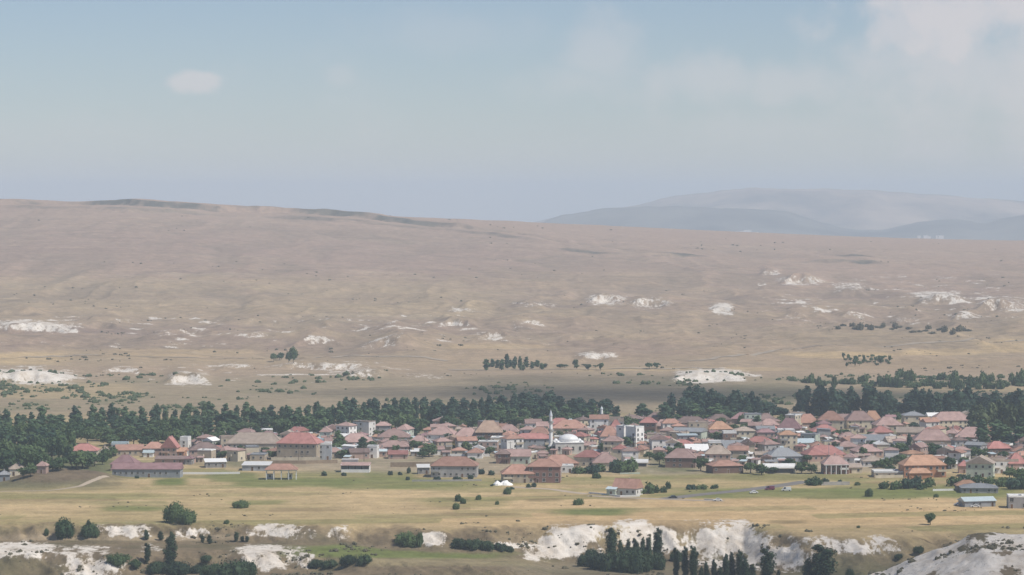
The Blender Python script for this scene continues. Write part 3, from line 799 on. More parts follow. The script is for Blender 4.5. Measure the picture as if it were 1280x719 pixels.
for i in range(4):
    PROTO['poplar', i] = (crown('crown', poplar_clumps(10+i), 520, 0.46, M_leaf_pop, i), trunk_mesh(10, 0.2, 3, i))
    PROTO['dark', i] = (crown('crown', poplar_clumps(30+i, 10, 1.75), 560, 0.5, M_leaf_dark, 40+i), trunk_mesh(10, 0.25, 3, i+5))
    PROTO['round', i] = (crown('crown', round_clumps(50+i), 620, 0.5, M_leaf_mid, 60+i), trunk_mesh(6.5, 0.24, 5, i+9))
    PROTO['light', i] = (crown('crown', round_clumps(70+i, 2.6, 4.4, 3.0), 560, 0.5, M_leaf_light, 80+i), trunk_mesh(6.5, 0.22, 5, i+13))
    PROTO['bush', i] = (crown('bush', bush_clumps(90+i), 360, 0.26, M_leaf_mid, 100+i), None)
    PROTO['dbush', i] = (crown('bush', bush_clumps(110+i), 380, 0.26, M_leaf_dark, 120+i), None)
    PROTO['lbush', i] = (crown('bush', bush_clumps(130+i), 320, 0.26, M_leaf_scrub, 140+i), None)
for i in range(3):     # denser versions for the trees in the foreground
    PROTO['npoplar', i] = (crown('crown', poplar_clumps(210+i, 10, 1.5), 2600, 0.2, M_leaf_near, 200+i), trunk_mesh(10, 0.2, 4, i+21))
    PROTO['nround', i] = (crown('crown', round_clumps(220+i, 3.0, 4.0, 2.7, 26, 1.0), 3200, 0.22, M_leaf_mid, 230+i), trunk_mesh(6.5, 0.24, 6, i+25))
    PROTO['nbush', i] = (crown('bush', bush_clumps(240+i, 1.7, 1.7, 20), 2000, 0.115, M_leaf_near, 250+i), None)
    PROTO['nmbush', i] = (crown('bush', bush_clumps(260+i, 1.7, 1.7, 20), 2000, 0.115, M_leaf_mid, 270+i), None)
NATH = {'poplar': 10.2, 'dark': 10.4, 'round': 7.2, 'light': 7.4, 'bush': 1.75, 'dbush': 1.75, 'lbush': 1.75, 'npoplar': 10.4, 'nround': 6.9, 'nbush': 1.8, 'nmbush': 1.8}
NATW = {'poplar': 2.9, 'dark': 3.8, 'round': 6.4, 'light': 6.0, 'bush': 3.6, 'dbush': 3.6, 'lbush': 3.6, 'npoplar': 3.2, 'nround': 6.6, 'nbush': 3.8, 'nmbush': 3.8}
KINDNAME = {'poplar': 'poplar_tree', 'dark': 'poplar_tree', 'round': 'broadleaf_tree', 'light': 'broadleaf_tree', 'npoplar': 'poplar_tree', 'nround': 'broadleaf_tree'}
class Foot:            # (x, y, radius) already taken
    def __init__(s): s.a = np.zeros((6000, 3)); s.n = 0
    def append(s, t): s.a[s.n] = t; s.n += 1
    def hit(s, x, y, k, add):
        q = s.a[:s.n]; return bool(((q[:,0]-x)**2+(q[:,1]-y)**2 < (q[:,2]*k+add)**2).any())
FOOT = Foot()
def tree(kind, px, yb, hpx, wpx, label, group=None, loc=None, name=None):
    x, y, z = loc if loc else ground(px, yb)
    nvar = 3 if kind[0] == 'n' else 4
    cm, tm = PROTO[kind, rng.randrange(nvar)]
    s = y/F
    sz = hpx*s/NATH[kind]; sx = wpx*s/NATW[kind]
    rz = rng.random()*6.28
    cat = 'tree' if tm else 'bush'
    if tm:
        e = empty(name or KINDNAME[kind], (x, y, z), rz); e.scale = (sx, sx, sz)
        link('trunk', tm, e); link('crown', cm, e)
    else:
        e = link(name or 'bush', cm, None, (x, y, z-0.15), rz, (sx, sx, sz))
    tag(e, label, cat, group)
    FOOT.append((x, y, wpx*s*0.35))
    return e

def belt(kind, x0, x1, yb0, yb1, top0, top1, n, w, label, group):
    """a row of trees: foot rows yb0..yb1, crown tops top0..top1"""
    for k in range(n):
        px = x0+(x1-x0)*(k+0.5+rng.uniform(-.45,.45))/n
        t = (px-x0)/(x1-x0)
        yb = yb0+(yb1-yb0)*t+rng.uniform(-3,3)
        dh = rng.uniform(-7,5.5); wf = rng.uniform(0.75,1.35)
        h = yb-(top0+(top1-top0)*t)+dh
        g_ = ground(px, yb)
        adj = ('tall ' if dh > 1.5 else 'short ' if dh < -2.5 else '')+('broad ' if wf > 1.15 else 'slim ' if wf < 0.92 else '')
        tree(kind, px, yb, max(3, h), w*wf, adj+label+(', '+landmark(g_[0], g_[1]) if label in LANDED else ''), group, loc=g_)

LB = 'mid green poplar in the belt behind the roofs'
GB = 'poplars in the belt behind the village'
LD = 'dark tree in a dense grove behind the roofs'
GD = 'dark groves behind the village'
LW = 'tree in the thick wood on the stream side of the grassy mound'
GW = 'wood beside the grassy mound'
LANDED = ()
LR = 'rounded green tree fronting the belt'
GR = 'rounded trees fronting the belt'
LQ = 'green bush under the belt of trees'
LANDED = (LB, LD, LR, LQ)
belt('poplar', -20,130, 541,540, 510,509, 13, 13, LB, GB)
belt('poplar', -20,130, 549,547, 520,519, 11, 17, LB, GB)
belt('round', -20,116, 560,556, 530,528, 10, 24, LW, GW)
belt('poplar', -15,96, 572,566, 534,534, 9, 19, LW, GW)
belt('round', -15,84, 582,576, 548,548, 7, 24, LW, GW)
belt('round', -15,56, 592,588, 562,562, 5, 22, LW, GW)
belt('poplar', 100,430, 547,540, 519,510, 30, 15, LB, GB)
belt('poplar', 110,430, 536,529, 508,500, 30, 11, LB, GB)
belt('round', 120,420, 551,543, 530,524, 17, 22, LR, GR)
belt('round', 125,300, 556,553, 539,537, 13, 19, LR, GR)
belt('poplar', 425,760, 534,528, 506,503, 34, 12, LB, GB)
belt('dark', 430,640, 527,523, 499,496, 24, 13, LD, GD)
belt('dark', 640,700, 521,519, 488,491, 9, 17, LD, GD)
belt('dark', 695,765, 520,519, 497,500, 8, 17, LD, GD)
belt('round', 440,760, 540,532, 519,515, 13, 22, LR, GR)
belt('dark', 838,948, 524,522, 491,489, 15, 15, LD, GD)
belt('dark', 850,900, 519,519, 482,480, 4, 16, LD, GD)
belt('poplar', 770,960, 528,526, 507,504, 12, 17, LB, GB)
belt('dark', 996,1012, 521,521, 478,480, 3, 14, LD, GD)
belt('dark', 1016,1112, 521,520, 483,483, 13, 17, LD, GD)
belt('dark', 950,1020, 521,520, 506,504, 7, 15, LD, GD)
belt('dark', 1108,1145, 519,519, 496,494, 5, 16, LD, GD)
belt('dark', 1143,1168, 520,520, 477,482, 4, 15, LD, GD)
belt('dark', 1166,1215, 520,520, 494,486, 6, 16, LD, GD)
belt('dark', 1190,1214, 521,521, 481,484, 3, 15, LD, GD)
belt('dark', 1214,1300, 520,520, 489,486, 11, 17, LD, GD)
belt('light', 1214,1300, 546,546, 502,508, 8, 24, 'pale green feathery tree beside the dark grove at the village end', 'pale trees at the village end')
belt('poplar', 1225,1300, 556,556, 524,522, 5, 18, 'tall green tree among houses at the village end', 'trees at the village end')
for (x0, x1, ya, yb_, n) in [(0,130,550,546,16),(130,430,549,541,34),(430,770,538,530,34),(770,1290,530,526,44)]:
    belt('bush', x0, x1, ya, yb_, ya-8, yb_-8, n, 13, LQ, 'understorey of the tree belt')
belt('bush', -10, 135, 588, 572, 578, 563, 16, 15, LQ, 'understorey of the tree belt')
LU = 'bush in the hedgerow on the plain beyond the dark groves'
belt('bush', 1005,1290, 482,485, 471,472, 44, 14, LU, 'hedgerow beyond the groves')
belt('bush', 1120,1290, 474,476, 465,466, 20, 14, LU, 'hedgerow beyond the groves')
belt('poplar', 604,684, 461,461, 448,449, 15, 7, 'green tree in the isolated clump at the foot of the dry slope', 'clump at the foot of the slope')
belt('poplar', 632,645, 461,461, 439,440, 2, 6, 'green tree in the isolated clump at the foot of the dry slope', 'clump at the foot of the slope')
belt('round', 698,756, 461,461, 453,453, 8, 9, 'low tree on the track beside the isolated clump', 'low trees beside the clump')
belt('round', 340,368, 453,453, 440,440, 5, 9, 'tree in the little grove on the bare hillside', 'little grove on the hillside')
belt('round', 808,822, 461,461, 453,453, 2, 8, 'low tree near the white quarry scar', 'low trees near the quarry scar')
for r_ in range(3):
    belt('round', 1054,1116, 450+r_*3.2,450+r_*3.2, 445+r_*3.2,445+r_*3.2, 11, 5, 'tiny orchard tree in planted rows beside the golden strip', 'orchard rows')
belt('lbush', 1045,1215, 409,417, 405,412, 24, 10, 'scattered tree on the dry slope above the golden strips', 'scattered trees above the strips')

# trees inside the village: (kind, x, foot row, height, width)
LV = 'green tree standing between the village houses'
for (k, x, yb, h, w) in [('round',103,585,23,34),('round',90,584,16,20),('round',118,583,15,16),('round',140,571,14,14),('round',128,581,14,14),
  ('round',66,590,16,20),('round',76,589,18,18),('round',30,598,14,18),('round',38,596,18,16),('round',10,592,20,18),('round',96,587,24,22),('round',110,586,22,22),
  ('round',425,567,24,18),('poplar',422,560,24,12),('round',432,573,12,20),('round',278,575,12,18),('round',340,573,9,16),('round',352,573,8,14),('round',300,570,10,12),
  ('round',536,571,18,22),('round',528,573,9,14),('round',567,563,7,12),('round',612,570,12,14),('round',686,566,9,12),('round',698,567,11,14),('round',710,545,14,22),('round',724,545,12,20),('round',735,548,10,14),
  ('round',832,547,10,16),('round',842,548,9,12),('round',812,575,10,16),('round',824,581,16,20),('round',838,583,9,12),('round',876,589,18,20),('round',756,563,10,14),
  ('round',938,592,14,18),('round',952,594,13,16),('round',928,578,10,14),('round',1002,592,14,18),('round',1014,592,13,16),('round',966,592,9,14),
  ('round',1125,568,16,18),('dark',1136,566,26,8),('round',1132,570,12,16),('round',1150,570,14,16),('round',1162,570,16,16),('round',1185,573,11,16),('round',1200,573,12,18),('round',1214,573,12,18),('round',1228,572,11,16),
  ('round',1084,562,8,14),('round',1100,565,7,12),('round',1104,588,14,12),('round',1095,585,8,14),('round',1112,590,8,14),('round',1190,534,9,16),('round',1200,532,9,14),('round',1245,543,10,12),('round',1208,551,8,14),
  ('round',1150,527,9,14),('round',1055,545,8,14),('round',988,526,9,12),('round',1262,598,15,18),('round',1275,602,18,16),('round',648,562,10,14),('round',655,540,8,14),('round',760,545,10,14),('round',985,582,8,18),('round',590,578,7,12)]:
    g_ = ground(x, yb); tree(k, x, yb, h, w, '%s green tree %s' % ('spire like dark' if k == 'dark' else 'tall upright' if k == 'poplar' else 'wide rounded' if w > 17 else 'small rounded' if h < 10 else 'rounded', landmark(g_[0], g_[1])), 'trees among the village houses', loc=g_)
LH = 'dense bush in the field hedge'
for (x, yb, h, w) in [(722,592,10,24),(738,592,12,26),(752,590,11,20),(768,590,17,28),(785,590,19,28),(778,591,14,26),(746,598,8,14),(1106,611,10,20),(1120,612,12,22),(1134,611,14,20),(1146,610,16,20),(1160,609,13,20),(1150,612,9,18),
  (1192,608,13,20),(1206,606,14,22),(1222,604,11,20),(1238,606,11,22),(1252,608,12,22),(1266,612,16,24),(1276,612,18,20),(1012,606,9,16),(1022,607,12,18),(1032,605,8,12),(1050,606,7,10),(1072,607,5,9),
  (864,612,7,16),(878,612,7,16),(893,611,6,14),(786,617,8,18),(800,618,9,20),(812,617,16,18),(820,616,10,16),(830,616,9,10),(835,611,10,8)]:
    g_ = ground(x, yb); tree('bush' if (x*7) % 3 else 'dbush', x, yb, h, w, LH+' '+landmark(g_[0], g_[1]), 'hedge bushes bordering the fields', loc=g_)
LS = 'small round bush on the verge by the low white wall'
for (x, yb, h, w) in [(405,595,6,11),(430,595,5,8),(488,594,6,8),(500,594,5,7),(511,592,8,8),(510,600,5,10),(546,600,5,12),(571,600,5,14),(588,599,6,9),(601,593,8,12),(614,594,7,12),(558,594,7,10),(171,598,4,7),(660,610,6,9),(668,609,6,10),(632,606,5,10),(640,612,4,7),(615,608,3,6)]:
    tree('dbush', x, yb, h, w, LS, 'verge bushes by the low wall')
# single trees and bushes out on the stubble
tree('nmbush', 218, 653, 27, 32, 'broad spreading tree at the brink of the white slope, wider of a pair')
tree('nmbush', 236, 654, 20, 26, 'low rounded bush leaning against a broad spreading tree at the brink')
tree('nmbush', 301, 635, 10, 27, 'flat topped wide bush alone on stubble, at the end of a thin green strip')
tree('nmbush', 573, 627, 10, 11, 'small round bush in the loose trio on stubble, with a twin touching it')
tree('nmbush', 579, 630, 8, 9, 'tiny twin bush touching another in the loose trio on stubble')
tree('nmbush', 570, 637, 9, 12, 'dark green ball bush on a green tuft, below the loose trio')
tree('nmbush', 598, 625, 7, 9, 'small ball bush standing apart between the trio and the brick block')
tree('nmbush', 621, 631, 6, 6, 'very small round bush alone on stubble below the brick block')
tree('nmbush', 722, 631, 9, 16, 'dark oval bush alone above the narrow green strip')
tree('nmbush', 634, 618, 10, 13, 'round bush on the field edge below the white heap')
tree('nround', 1163, 656, 15, 15, 'lone small tree with a thin trunk on the golden stubble edge')
tree('nmbush', 1086, 621, 11, 12, 'round green tree like bush alone on the green verge')
tree('nmbush', 1073, 660, 4, 5, 'tiny dark shrub on the golden stubble edge')
tree('nmbush', 1170, 622, 5, 8, 'little bush on the verge below the long white wall')
tree('nmbush', 283, 655, 6, 9, 'small shrub on the brink beyond the spreading pair')
tree('nmbush', 82, 671, 25, 30, 'leafy rounded tree on the terrace above the white slope, taller of a pair')
tree('nmbush', 112, 671, 17, 30, 'wide low bush on the terrace beside a leafy rounded tree')
tree('npoplar', 111, 668, 20, 8, 'thin poplar rising behind the wide low terrace bush')
tree('nmbush', 58, 670, 10, 8, 'small bush at the foot of the leafy rounded terrace tree')
for (x, yb, h, w) in [(183,675,14,7),(201,676,13,8),(253,679,10,6),(262,680,13,7),(295,678,14,7),(303,678,8,6),(309,678,8,6)]:
    tree('npoplar', x, yb, h, w, 'young slim poplar on the terrace above the white slope', 'young poplars on the terrace')
tree('npoplar', 184, 706, 28, 9, 'slim dark poplar rising from the thicket, thinner of two')
tree('npoplar', 213, 708, 46, 17, 'stout dark poplar rising from the thicket, taller of two')
LT = 'dark bush in the thicket along the foot of the white slope'
for (x, yb, h, w) in [(150,706,16,34),(195,716,16,30),(222,718,18,40),(250,716,12,30),(268,722,20,40),(290,724,27,46),(308,722,24,32),(168,708,10,20),(258,704,8,18)]:
    tree('nbush' if x > 180 else 'nmbush', x, yb, h, w, LT, 'thicket at the foot of the white slope')
for (x, yb, h, w) in [(395,710,12,24),(412,709,11,24),(436,707,15,26),(455,706,14,22)]:
    tree('nbush', x, yb, h, w, 'dark bush in the short hedge at the end of the green strip', 'short hedge at the green strip')
tree('nmbush', 510, 683, 18, 38, 'big rounded bush beside the pale rock at the top of the green strip')
tree('nmbush', 524, 683, 19, 12, 'upright bush merged with the big rounded bush by the pale rock')
for (x, yb, h, w) in [(574,685,13,26),(592,686,14,28),(608,687,13,24),(624,688,11,22),(636,690,8,16)]:
    tree('nbush', x, yb, h, w, 'very dark bush in the continuous hedge above the green strip', 'continuous dark hedge above the green strip')
LG = 'dark bush in the large clump under the white cliff'
for (x, yb, h, w) in [(733,708,18,28),(750,712,24,34),(768,714,30,38),(788,716,33,42),(806,714,30,36),(822,712,24,28),(740,702,18,24),(797,706,26,34),(846,702,16,20)]:
    tree('nbush', x, yb, h, w, LG, 'large clump under the white cliff')
tree('npoplar', 765, 708, 53, 16, 'tall poplar above the large clump, beside the small white cliff')
tree('npoplar', 822, 708, 52, 14, 'tall poplar above the large clump, beside the main white cliff')
for (x, yb, h, w) in [(776,704,32,8),(785,704,34,9),(794,704,33,8),(803,704,36,9),(811,704,36,9)]:
    tree('npoplar', x, yb, h, w, 'thin poplar between the two tall ones above the large clump', 'thin poplars above the large clump')
LP = 'dark poplar in the row along the foot of the main white cliff'
for (x, yb, h, w) in [(845,728,46,9),(856,730,50,10),(866,731,52,13),(883,730,31,8),(893,730,34,9),(907,731,42,10),(915,732,46,10),(924,732,48,11),(932,732,38,14),(940,732,30,14),(973,732,22,7),(900,732,26,10),(876,732,26,9)]:
    tree('npoplar', x, yb, h, w, LP, 'poplars along the foot of the white cliff')
tree('npoplar', 958, 732, 50, 21, 'broad pointed dark poplar standing apart at the end of the cliff row')
tree('npoplar', 1027, 734, 58, 34, 'broadest dark poplar, standing alone on the olive slope by the white spur')
tree('npoplar', 1011, 732, 38, 16, 'smaller dark poplar pressed against the broadest one by the spur')
for (x, yb, h, w) in [(1062,728,20,14),(1148,693,9,16),(1124,700,7,14)]:
    tree('nbush', x, yb, h, w, 'dark bush in the hollow behind the white spur', 'bushes behind the white spur')

# scrub: shrubs nobody could count
def scrub(name, spots, mat, label):
    r = random.Random(5); mb = MB()
    for (x, y, z, s) in spots:
        for _ in range(3):
            c = Vector((x+r.gauss(0,s*.45), y+r.gauss(0,s*.45), z+s*r.uniform(.1,.4))); b = len(mb.v)
            a0 = r.random()*6.28; k = s*r.uniform(.45,.75)
            ring = 5
            mb.v.append(tuple(c+Vector((r.gauss(0,.1)*s, r.gauss(0,.1)*s, k*0.9))))
            for q in range(ring):
                a = a0+q*6.28/ring; kk = k*r.uniform(.7,1.3)
                mb.v.append(tuple(c+Vector((math.cos(a)*kk, math.sin(a)*kk, r.uniform(-.1,.4)*k))))
            for q in range(ring):
                a = a0+q*6.28/ring; mb.v.append((c.x+math.cos(a)*k*.8, c.y+math.sin(a)*k*.8, z-s*.5))
            for q in range(ring):
                q2 = (q+1) % ring
                mb.f.append((b, b+1+q, b+1+q2)); mb.m.append(0)
                mb.f.append((b+1+q, b+1+ring+q, b+1+ring+q2, b+1+q2)); mb.m.append(0)
    o = mb.build(name, mat)
    return tag(o, label, 'scrub', kind='stuff')
def scatter(n, x0, x1, d0, d1, dens, smin, smax, seed):
    r = np.random.default_rng(seed)
    u = (r.uniform(x0, x1, n)-640)/F; D = np.sqrt(r.uniform(d0**2, d1**2, n)); X = u*D
    k = r.uniform(0, 1, n) < dens(X, D, u*F+640)
    X, D = X[k], D[k]; Z = terrain(X, D); S = smin+(smax-smin)*r.uniform(0, 1, len(X))**2.2
    return list(zip(X.tolist(), D.tolist(), Z.tolist(), S.tolist()))
sp1 = scatter(4600, -60, 1340, 2010, 2440, lambda X, D, p: np.clip(fbm(X/60, D/70, 131)*2.2+0.12, 0, 1)*np.where((p > 30) & (p < 470) | (p > 880), 1, 0.75)*(1-0.55*sstep(2180, 2320, D)), 1.0, 3.8, 1)
scrub('valley_scrub', sp1, M_leaf_light, 'loose light green scrub on the valley floor behind the tree belt')
sp2 = scatter(3800, -60, 1340, 2400, 4300, lambda X, D, p: np.clip(fbm(X/130, D/110, 531)*2.4-0.15, 0, 1)*(1-0.6*sstep(3000, 4200, D)), 0.6, 2.2, 2)
sp2 += scatter(350, -60, 1340, 4200, 5900, lambda X, D, p: np.clip(fbm(X/200, D/160, 533)*3-0.5, 0, 1), 1.0, 2.6, 3)
scrub('hillside_scrub', sp2, M_leaf_scrub, 'sparse dry scrub dotted over the far slope')
sp3 = scatter(12000, -30, 1310, 1120, 1330, lambda X, D, p: np.clip(fbm(X/22, D/22, 541)*2.4-0.1, 0, 1)*np.where(D < D_flat(np.interp(p, EX, EY))+3, 1, 0)*np.where(p > 1050, 1.2, 0.6), 0.3, 1.6, 4)
scrub('bank_scrub', sp3, M_leaf_scrub, 'dark low scrub dotted over the near white banks')
sp4 = scatter(2200, -30, 1310, 1345, 1560, lambda X, D, p: np.clip(fbm(X/30, D/18, 551)*3-0.7, 0, 1), 0.25, 0.8, 6)
scrub('field_weeds', sp4, M_leaf_scrub, 'dry weed tufts scattered over the stubble')

# ------------------------------------------------------------------ houses
WIN = {}
def window_mesh(w, h):
    k = (w, h)
    if k not in WIN:
        mb = MB(); a = w/2; b = h/2; t = 0.09
        mb.box(-a,a,-0.10,0.05,b-t,b,0).box(-a-0.08,a+0.08,-0.16,0.05,-b-0.02,-b+t,0).box(-a,-a+t,-0.10,0.05,-b+t,b-t,0).box(a-t,a,-0.10,0.05,-b+t,b-t,0).box(-0.035,0.035,-0.08,0.05,-b+t,b-t,0)
        mb.box(-a+t,-0.035,-0.045,0.05,-b+t,b-t,1).box(0.035,a-t,-0.045,0.05,-b+t,b-t,1)
        WIN[k] = mb.mesh('window', [M_frame, M_glass])
    return WIN[k]
DOOR = MB().box(-0.55,0.55,-0.06,0.05,0,2.1,0).box(-0.65,-0.55,-0.12,0.05,0,2.2,1).box(0.55,0.65,-0.12,0.05,0,2.2,1).box(-0.55,0.55,-0.12,0.05,2.1,2.2,1).mesh('door', [M_door, M_frame])
CHIM = MB().box(-.32,.32,-.32,.32,-1.2,0.9).box(-.4,.4,-.4,.4,0.9,1.02).mesh('chimney', [M_conc])
TANK = MB().tube((-.7,0,.5),(.7,0,.5),.34,.34,8).box(-.6,-.5,-.3,.3,0,.3).box(.5,.6,-.3,.3,0,.3).mesh('water_tank', [M_metal])
DISH = MB().lathe([(0.04,-.5),(0.04,0.1),(0.42,0.32),(0.46,0.34)],9).mesh('satellite_dish', [M_white])

def roof_mesh(kind, w, d, h, rh, mats, ov=0.5):
    """closed roof solid over a w x d box whose walls end at height h"""
    a, b = w/2+ov, d/2+ov; t = 0.16; mb = MB()
    if kind == 'flat':
        mb.box(-a+.2,a-.2,-b+.2,b-.2,h+0.003,h+0.24)
        p = max(0.35, rh-0.3)
        mb.box(-a+.35,a-.35,-b+.35,-b+.55,h+.24,h+.24+p).box(-a+.35,a-.35,b-.55,b-.35,h+.24,h+.24+p).box(-a+.35,-a+.55,-b+.55,b-.55,h+.24,h+.24+p).box(a-.55,a-.35,-b+.55,b-.55,h+.24,h+.24+p)
    elif kind == 'shed':
        mb.poly([(-a,-b,h),(a,-b,h),(a,b,h+rh),(-a,b,h+rh),(-a,-b,h+t),(a,-b,h+t),(a,b,h+rh+t),(-a,b,h+rh+t)],
                [(0,3,2,1),(4,5,6,7),(0,1,5,4),(1,2,6,5),(2,3,7,6),(3,0,4,7)])
    elif kind == 'arch':
        n = 8; lo = []; 
        for i in range(n+1):
            th = math.pi*i/n; lo.append((-math.cos(th)*b, h+math.sin(th)*rh))
        pts = [(-a,y,z) for y,z in lo]+[(a,y,z) for y,z in lo]
        m = n+1
        fs = [(i,i+m,i+m+1,i+1) for i in range(n)]+[tuple(range(m)), tuple(reversed(range(m,2*m))), (0,n,m+n,m)]
        mb.poly(pts, fs)
    else:
        if kind == 'hip':
            if a >= b: r0, r1 = (-(a-b*0.92),0), (a-b*0.92,0)
            else: r0, r1 = (0,-(b-a*0.92)), (0,b-a*0.92)
            if a >= b:
                P = [(-a,-b,h),(a,-b,h),(a,b,h),(-a,b,h),(-a,-b,h+t),(a,-b,h+t),(a,b,h+t),(-a,b,h+t),(r0[0],r0[1],h+rh),(r1[0],r1[1],h+rh)]
                fs = [(4,5,9,8),(5,6,9),(6,7,8,9),(7,4,8)]
            else:
                P = [(-a,-b,h),(a,-b,h),(a,b,h),(-a,b,h),(-a,-b,h+t),(a,-b,h+t),(a,b,h+t),(-a,b,h+t),(r0[0],r0[1],h+rh),(r1[0],r1[1],h+rh)]
                fs = [(4,5,8),(5,6,9,8),(6,7,9),(7,4,8,9)]
        elif kind == 'gable':
            P = [(-a,-b,h),(a,-b,h),(a,b,h),(-a,b,h),(-a,-b,h+t),(a,-b,h+t),(a,b,h+t),(-a,b,h+t),(-a,0,h+rh),(a,0,h+rh)]
            fs = [(4,5,9,8),(5,6,9),(6,7,8,9),(7,4,8)]
        else:   # gable end to the front
            P = [(-a,-b,h),(a,-b,h),(a,b,h),(-a,b,h),(-a,-b,h+t),(a,-b,h+t),(a,b,h+t),(-a,b,h+t),(0,-b,h+rh),(0,b,h+rh)]
            fs = [(4,5,8),(5,6,9,8),(6,7,9),(7,4,8,9)]
        mb.poly(P, fs+[(3,2,1,0),(0,1,5,4),(1,2,6,5),(2,3,7,6),(3,0,4,7)])
        # ridge cap
        mb.tube(P[8], P[9], 0.14, 0.14, 5)
        if kind == 'hip':
            lo_, hi_ = (8,9) if a >= b else (8,9)
            prs = ((4,8),(7,8),(5,9),(6,9)) if a >= b else ((4,8),(5,8),(6,9),(7,9))
            for i, j in prs: mb.tube(P[i], P[j], 0.12, 0.12, 5)
    return mb.mesh('roof', mats)

NHOUSE = 0
def house(cx, w, yb, hw, hr, kind='hip', rc='pink', wc='cream', rot=None, depth=None, label=None, name='house', loc=None, chim=True, wins=True, parts=None, cat='house', winscale=1.0, sizes_m=False, door=True):
    """w, hw, hr: width, wall height and roof height in photo pixels (or metres)"""
    global NHOUSE
    NHOUSE += 1
    x, y, z = loc if loc else ground(cx, yb)
    s = 1.0 if sizes_m else y/F
    W = w*s; hh = max(2.5, hw*s)
    dp = depth if depth else min(max(W*rng.uniform(0.7,0.95), 7.0), 15.0)
    rh = max(0.5 if kind in ('flat','shed','arch') else 1.3, hr*s-0.06*dp)
    ov = 0.5 if kind not in ('flat',) else 0.3
    W = max(3.0, W-2*ov); dp = max(3.0, dp-2*ov)
    rz = R(rng.uniform(-13,13)) if rot is None else R(rot)
    loc_ = (x, y+dp/2+ov, z)
    e = empty(name, loc_, rz)
    FOOT.append((x, y+dp/2, max(W, dp)*0.5))
    wall_m = WALL[wc]
    mb = MB()
    if kind == 'gable':
        mb.poly([(-W/2,-dp/2,-.8),(W/2,-dp/2,-.8),(W/2,dp/2,-.8),(-W/2,dp/2,-.8),(-W/2,-dp/2,hh),(W/2,-dp/2,hh),(W/2,dp/2,hh),(-W/2,dp/2,hh)],
                [(0,3,2,1),(4,5,6,7),(0,1,5,4),(1,2,6,5),(2,3,7,6),(3,0,4,7)])
    else:
        mb.box(-W/2,W/2,-dp/2,dp/2,-.8,hh)
    mb.build('wall', wall_m, e)
    rf = link('roof', roof_mesh(kind, W, dp, hh, rh, [ROOF[rc]], ov), e)
    st = max(1, int(round(hh/3.0)))
    fh = hh/st
    if wins:
        wm = window_mesh(1.25, 1.4)
        r = random.Random(NHOUSE)
        nf = max(1, int(W/3.0)); ns = max(1, int(dp/3.8))
        dcol = r.randrange(nf)
        for k in range(st):
            zc = k*fh+fh*0.56
            for i in range(nf):
                xx = -W/2+W*(i+.5)/nf
                if k == 0 and i == dcol and door: 
                    link('door', DOOR, e, (xx,-dp/2,0)); continue
                if r.random() < 0.28: continue
                link('window', wm, e, (xx,-dp/2,zc), 0, (winscale,1,winscale))
            for i in range(ns):
                yy = -dp/2+dp*(i+.5)/ns
                if r.random() < 0.75: link('window', wm, e, (W/2,yy,zc), R(90), (winscale,1,winscale))
                if r.random() < 0.75: link('window', wm, e, (-W/2,yy,zc), R(-90), (winscale,1,winscale))
            if k > 0 and r.random() < 0.55 and W > 6:
                bw = min(W*0.45, 4.5); bx = r.choice((-1,1))*(W/2-bw/2-.3)
                bb = MB().box(bx-bw/2,bx+bw/2,-dp/2-1.2,-dp/2+.05,k*fh-.16,k*fh+.02)
                bb.box(bx-bw/2,bx+bw/2,-dp/2-1.2,-dp/2-1.12,k*fh+.02,k*fh+.95).box(bx-bw/2,bx-bw/2+.08,-dp/2-1.12,-dp/2,k*fh+.02,k*fh+.95).box(bx+bw/2-.08,bx+bw/2,-dp/2-1.12,-dp/2,k*fh+.02,k*fh+.95)
                bb.build('balcony', WALL[r.choice(['white','cream','grey',wc])], e)
    if chim and kind in ('hip','gable','gablef'):
        cxx = rng.uniform(-.28,.28)*W
        link('chimney', CHIM, rf, (cxx, rng.uniform(0.02,0.2)*dp, hh+rh*0.85))
        if rng.random() < 0.4: link('satellite_dish', DISH, rf, (-cxx+0.6, 0.1, hh+rh*0.9))
    if kind == 'flat' and chim:
        link('water_tank', TANK, rf, (rng.uniform(-.25,.25)*W, rng.uniform(-.2,.2)*dp, hh+0.24))
    if label is None:
        sw = {1: 'one storey', 2: 'two storey', 3: 'three storey'}.get(st, 'four storey')
        shp = {'hip': 'hipped roof', 'gable': 'ridged roof', 'gablef': 'front gable', 'flat': 'flat roof', 'shed': 'sloping roof', 'arch': 'arched roof'}[kind]
        rw = ROOFWORD[rc].replace(' tiled', '').replace(' sheet', '')
        if kind == 'flat': rw = ROOFWORD[rc].split()[0]
        lm = landmark(x, y)
        label = '%s %s %s, %s %s, %s' % (sw, WALLWORD.get(wc, wc), cat, rw, shp, lm)
        tag(e, label, cat, 'village houses '+lm)
    else:
        tag(e, label, cat, 'village houses')
    return e, W, dp, hh, rh

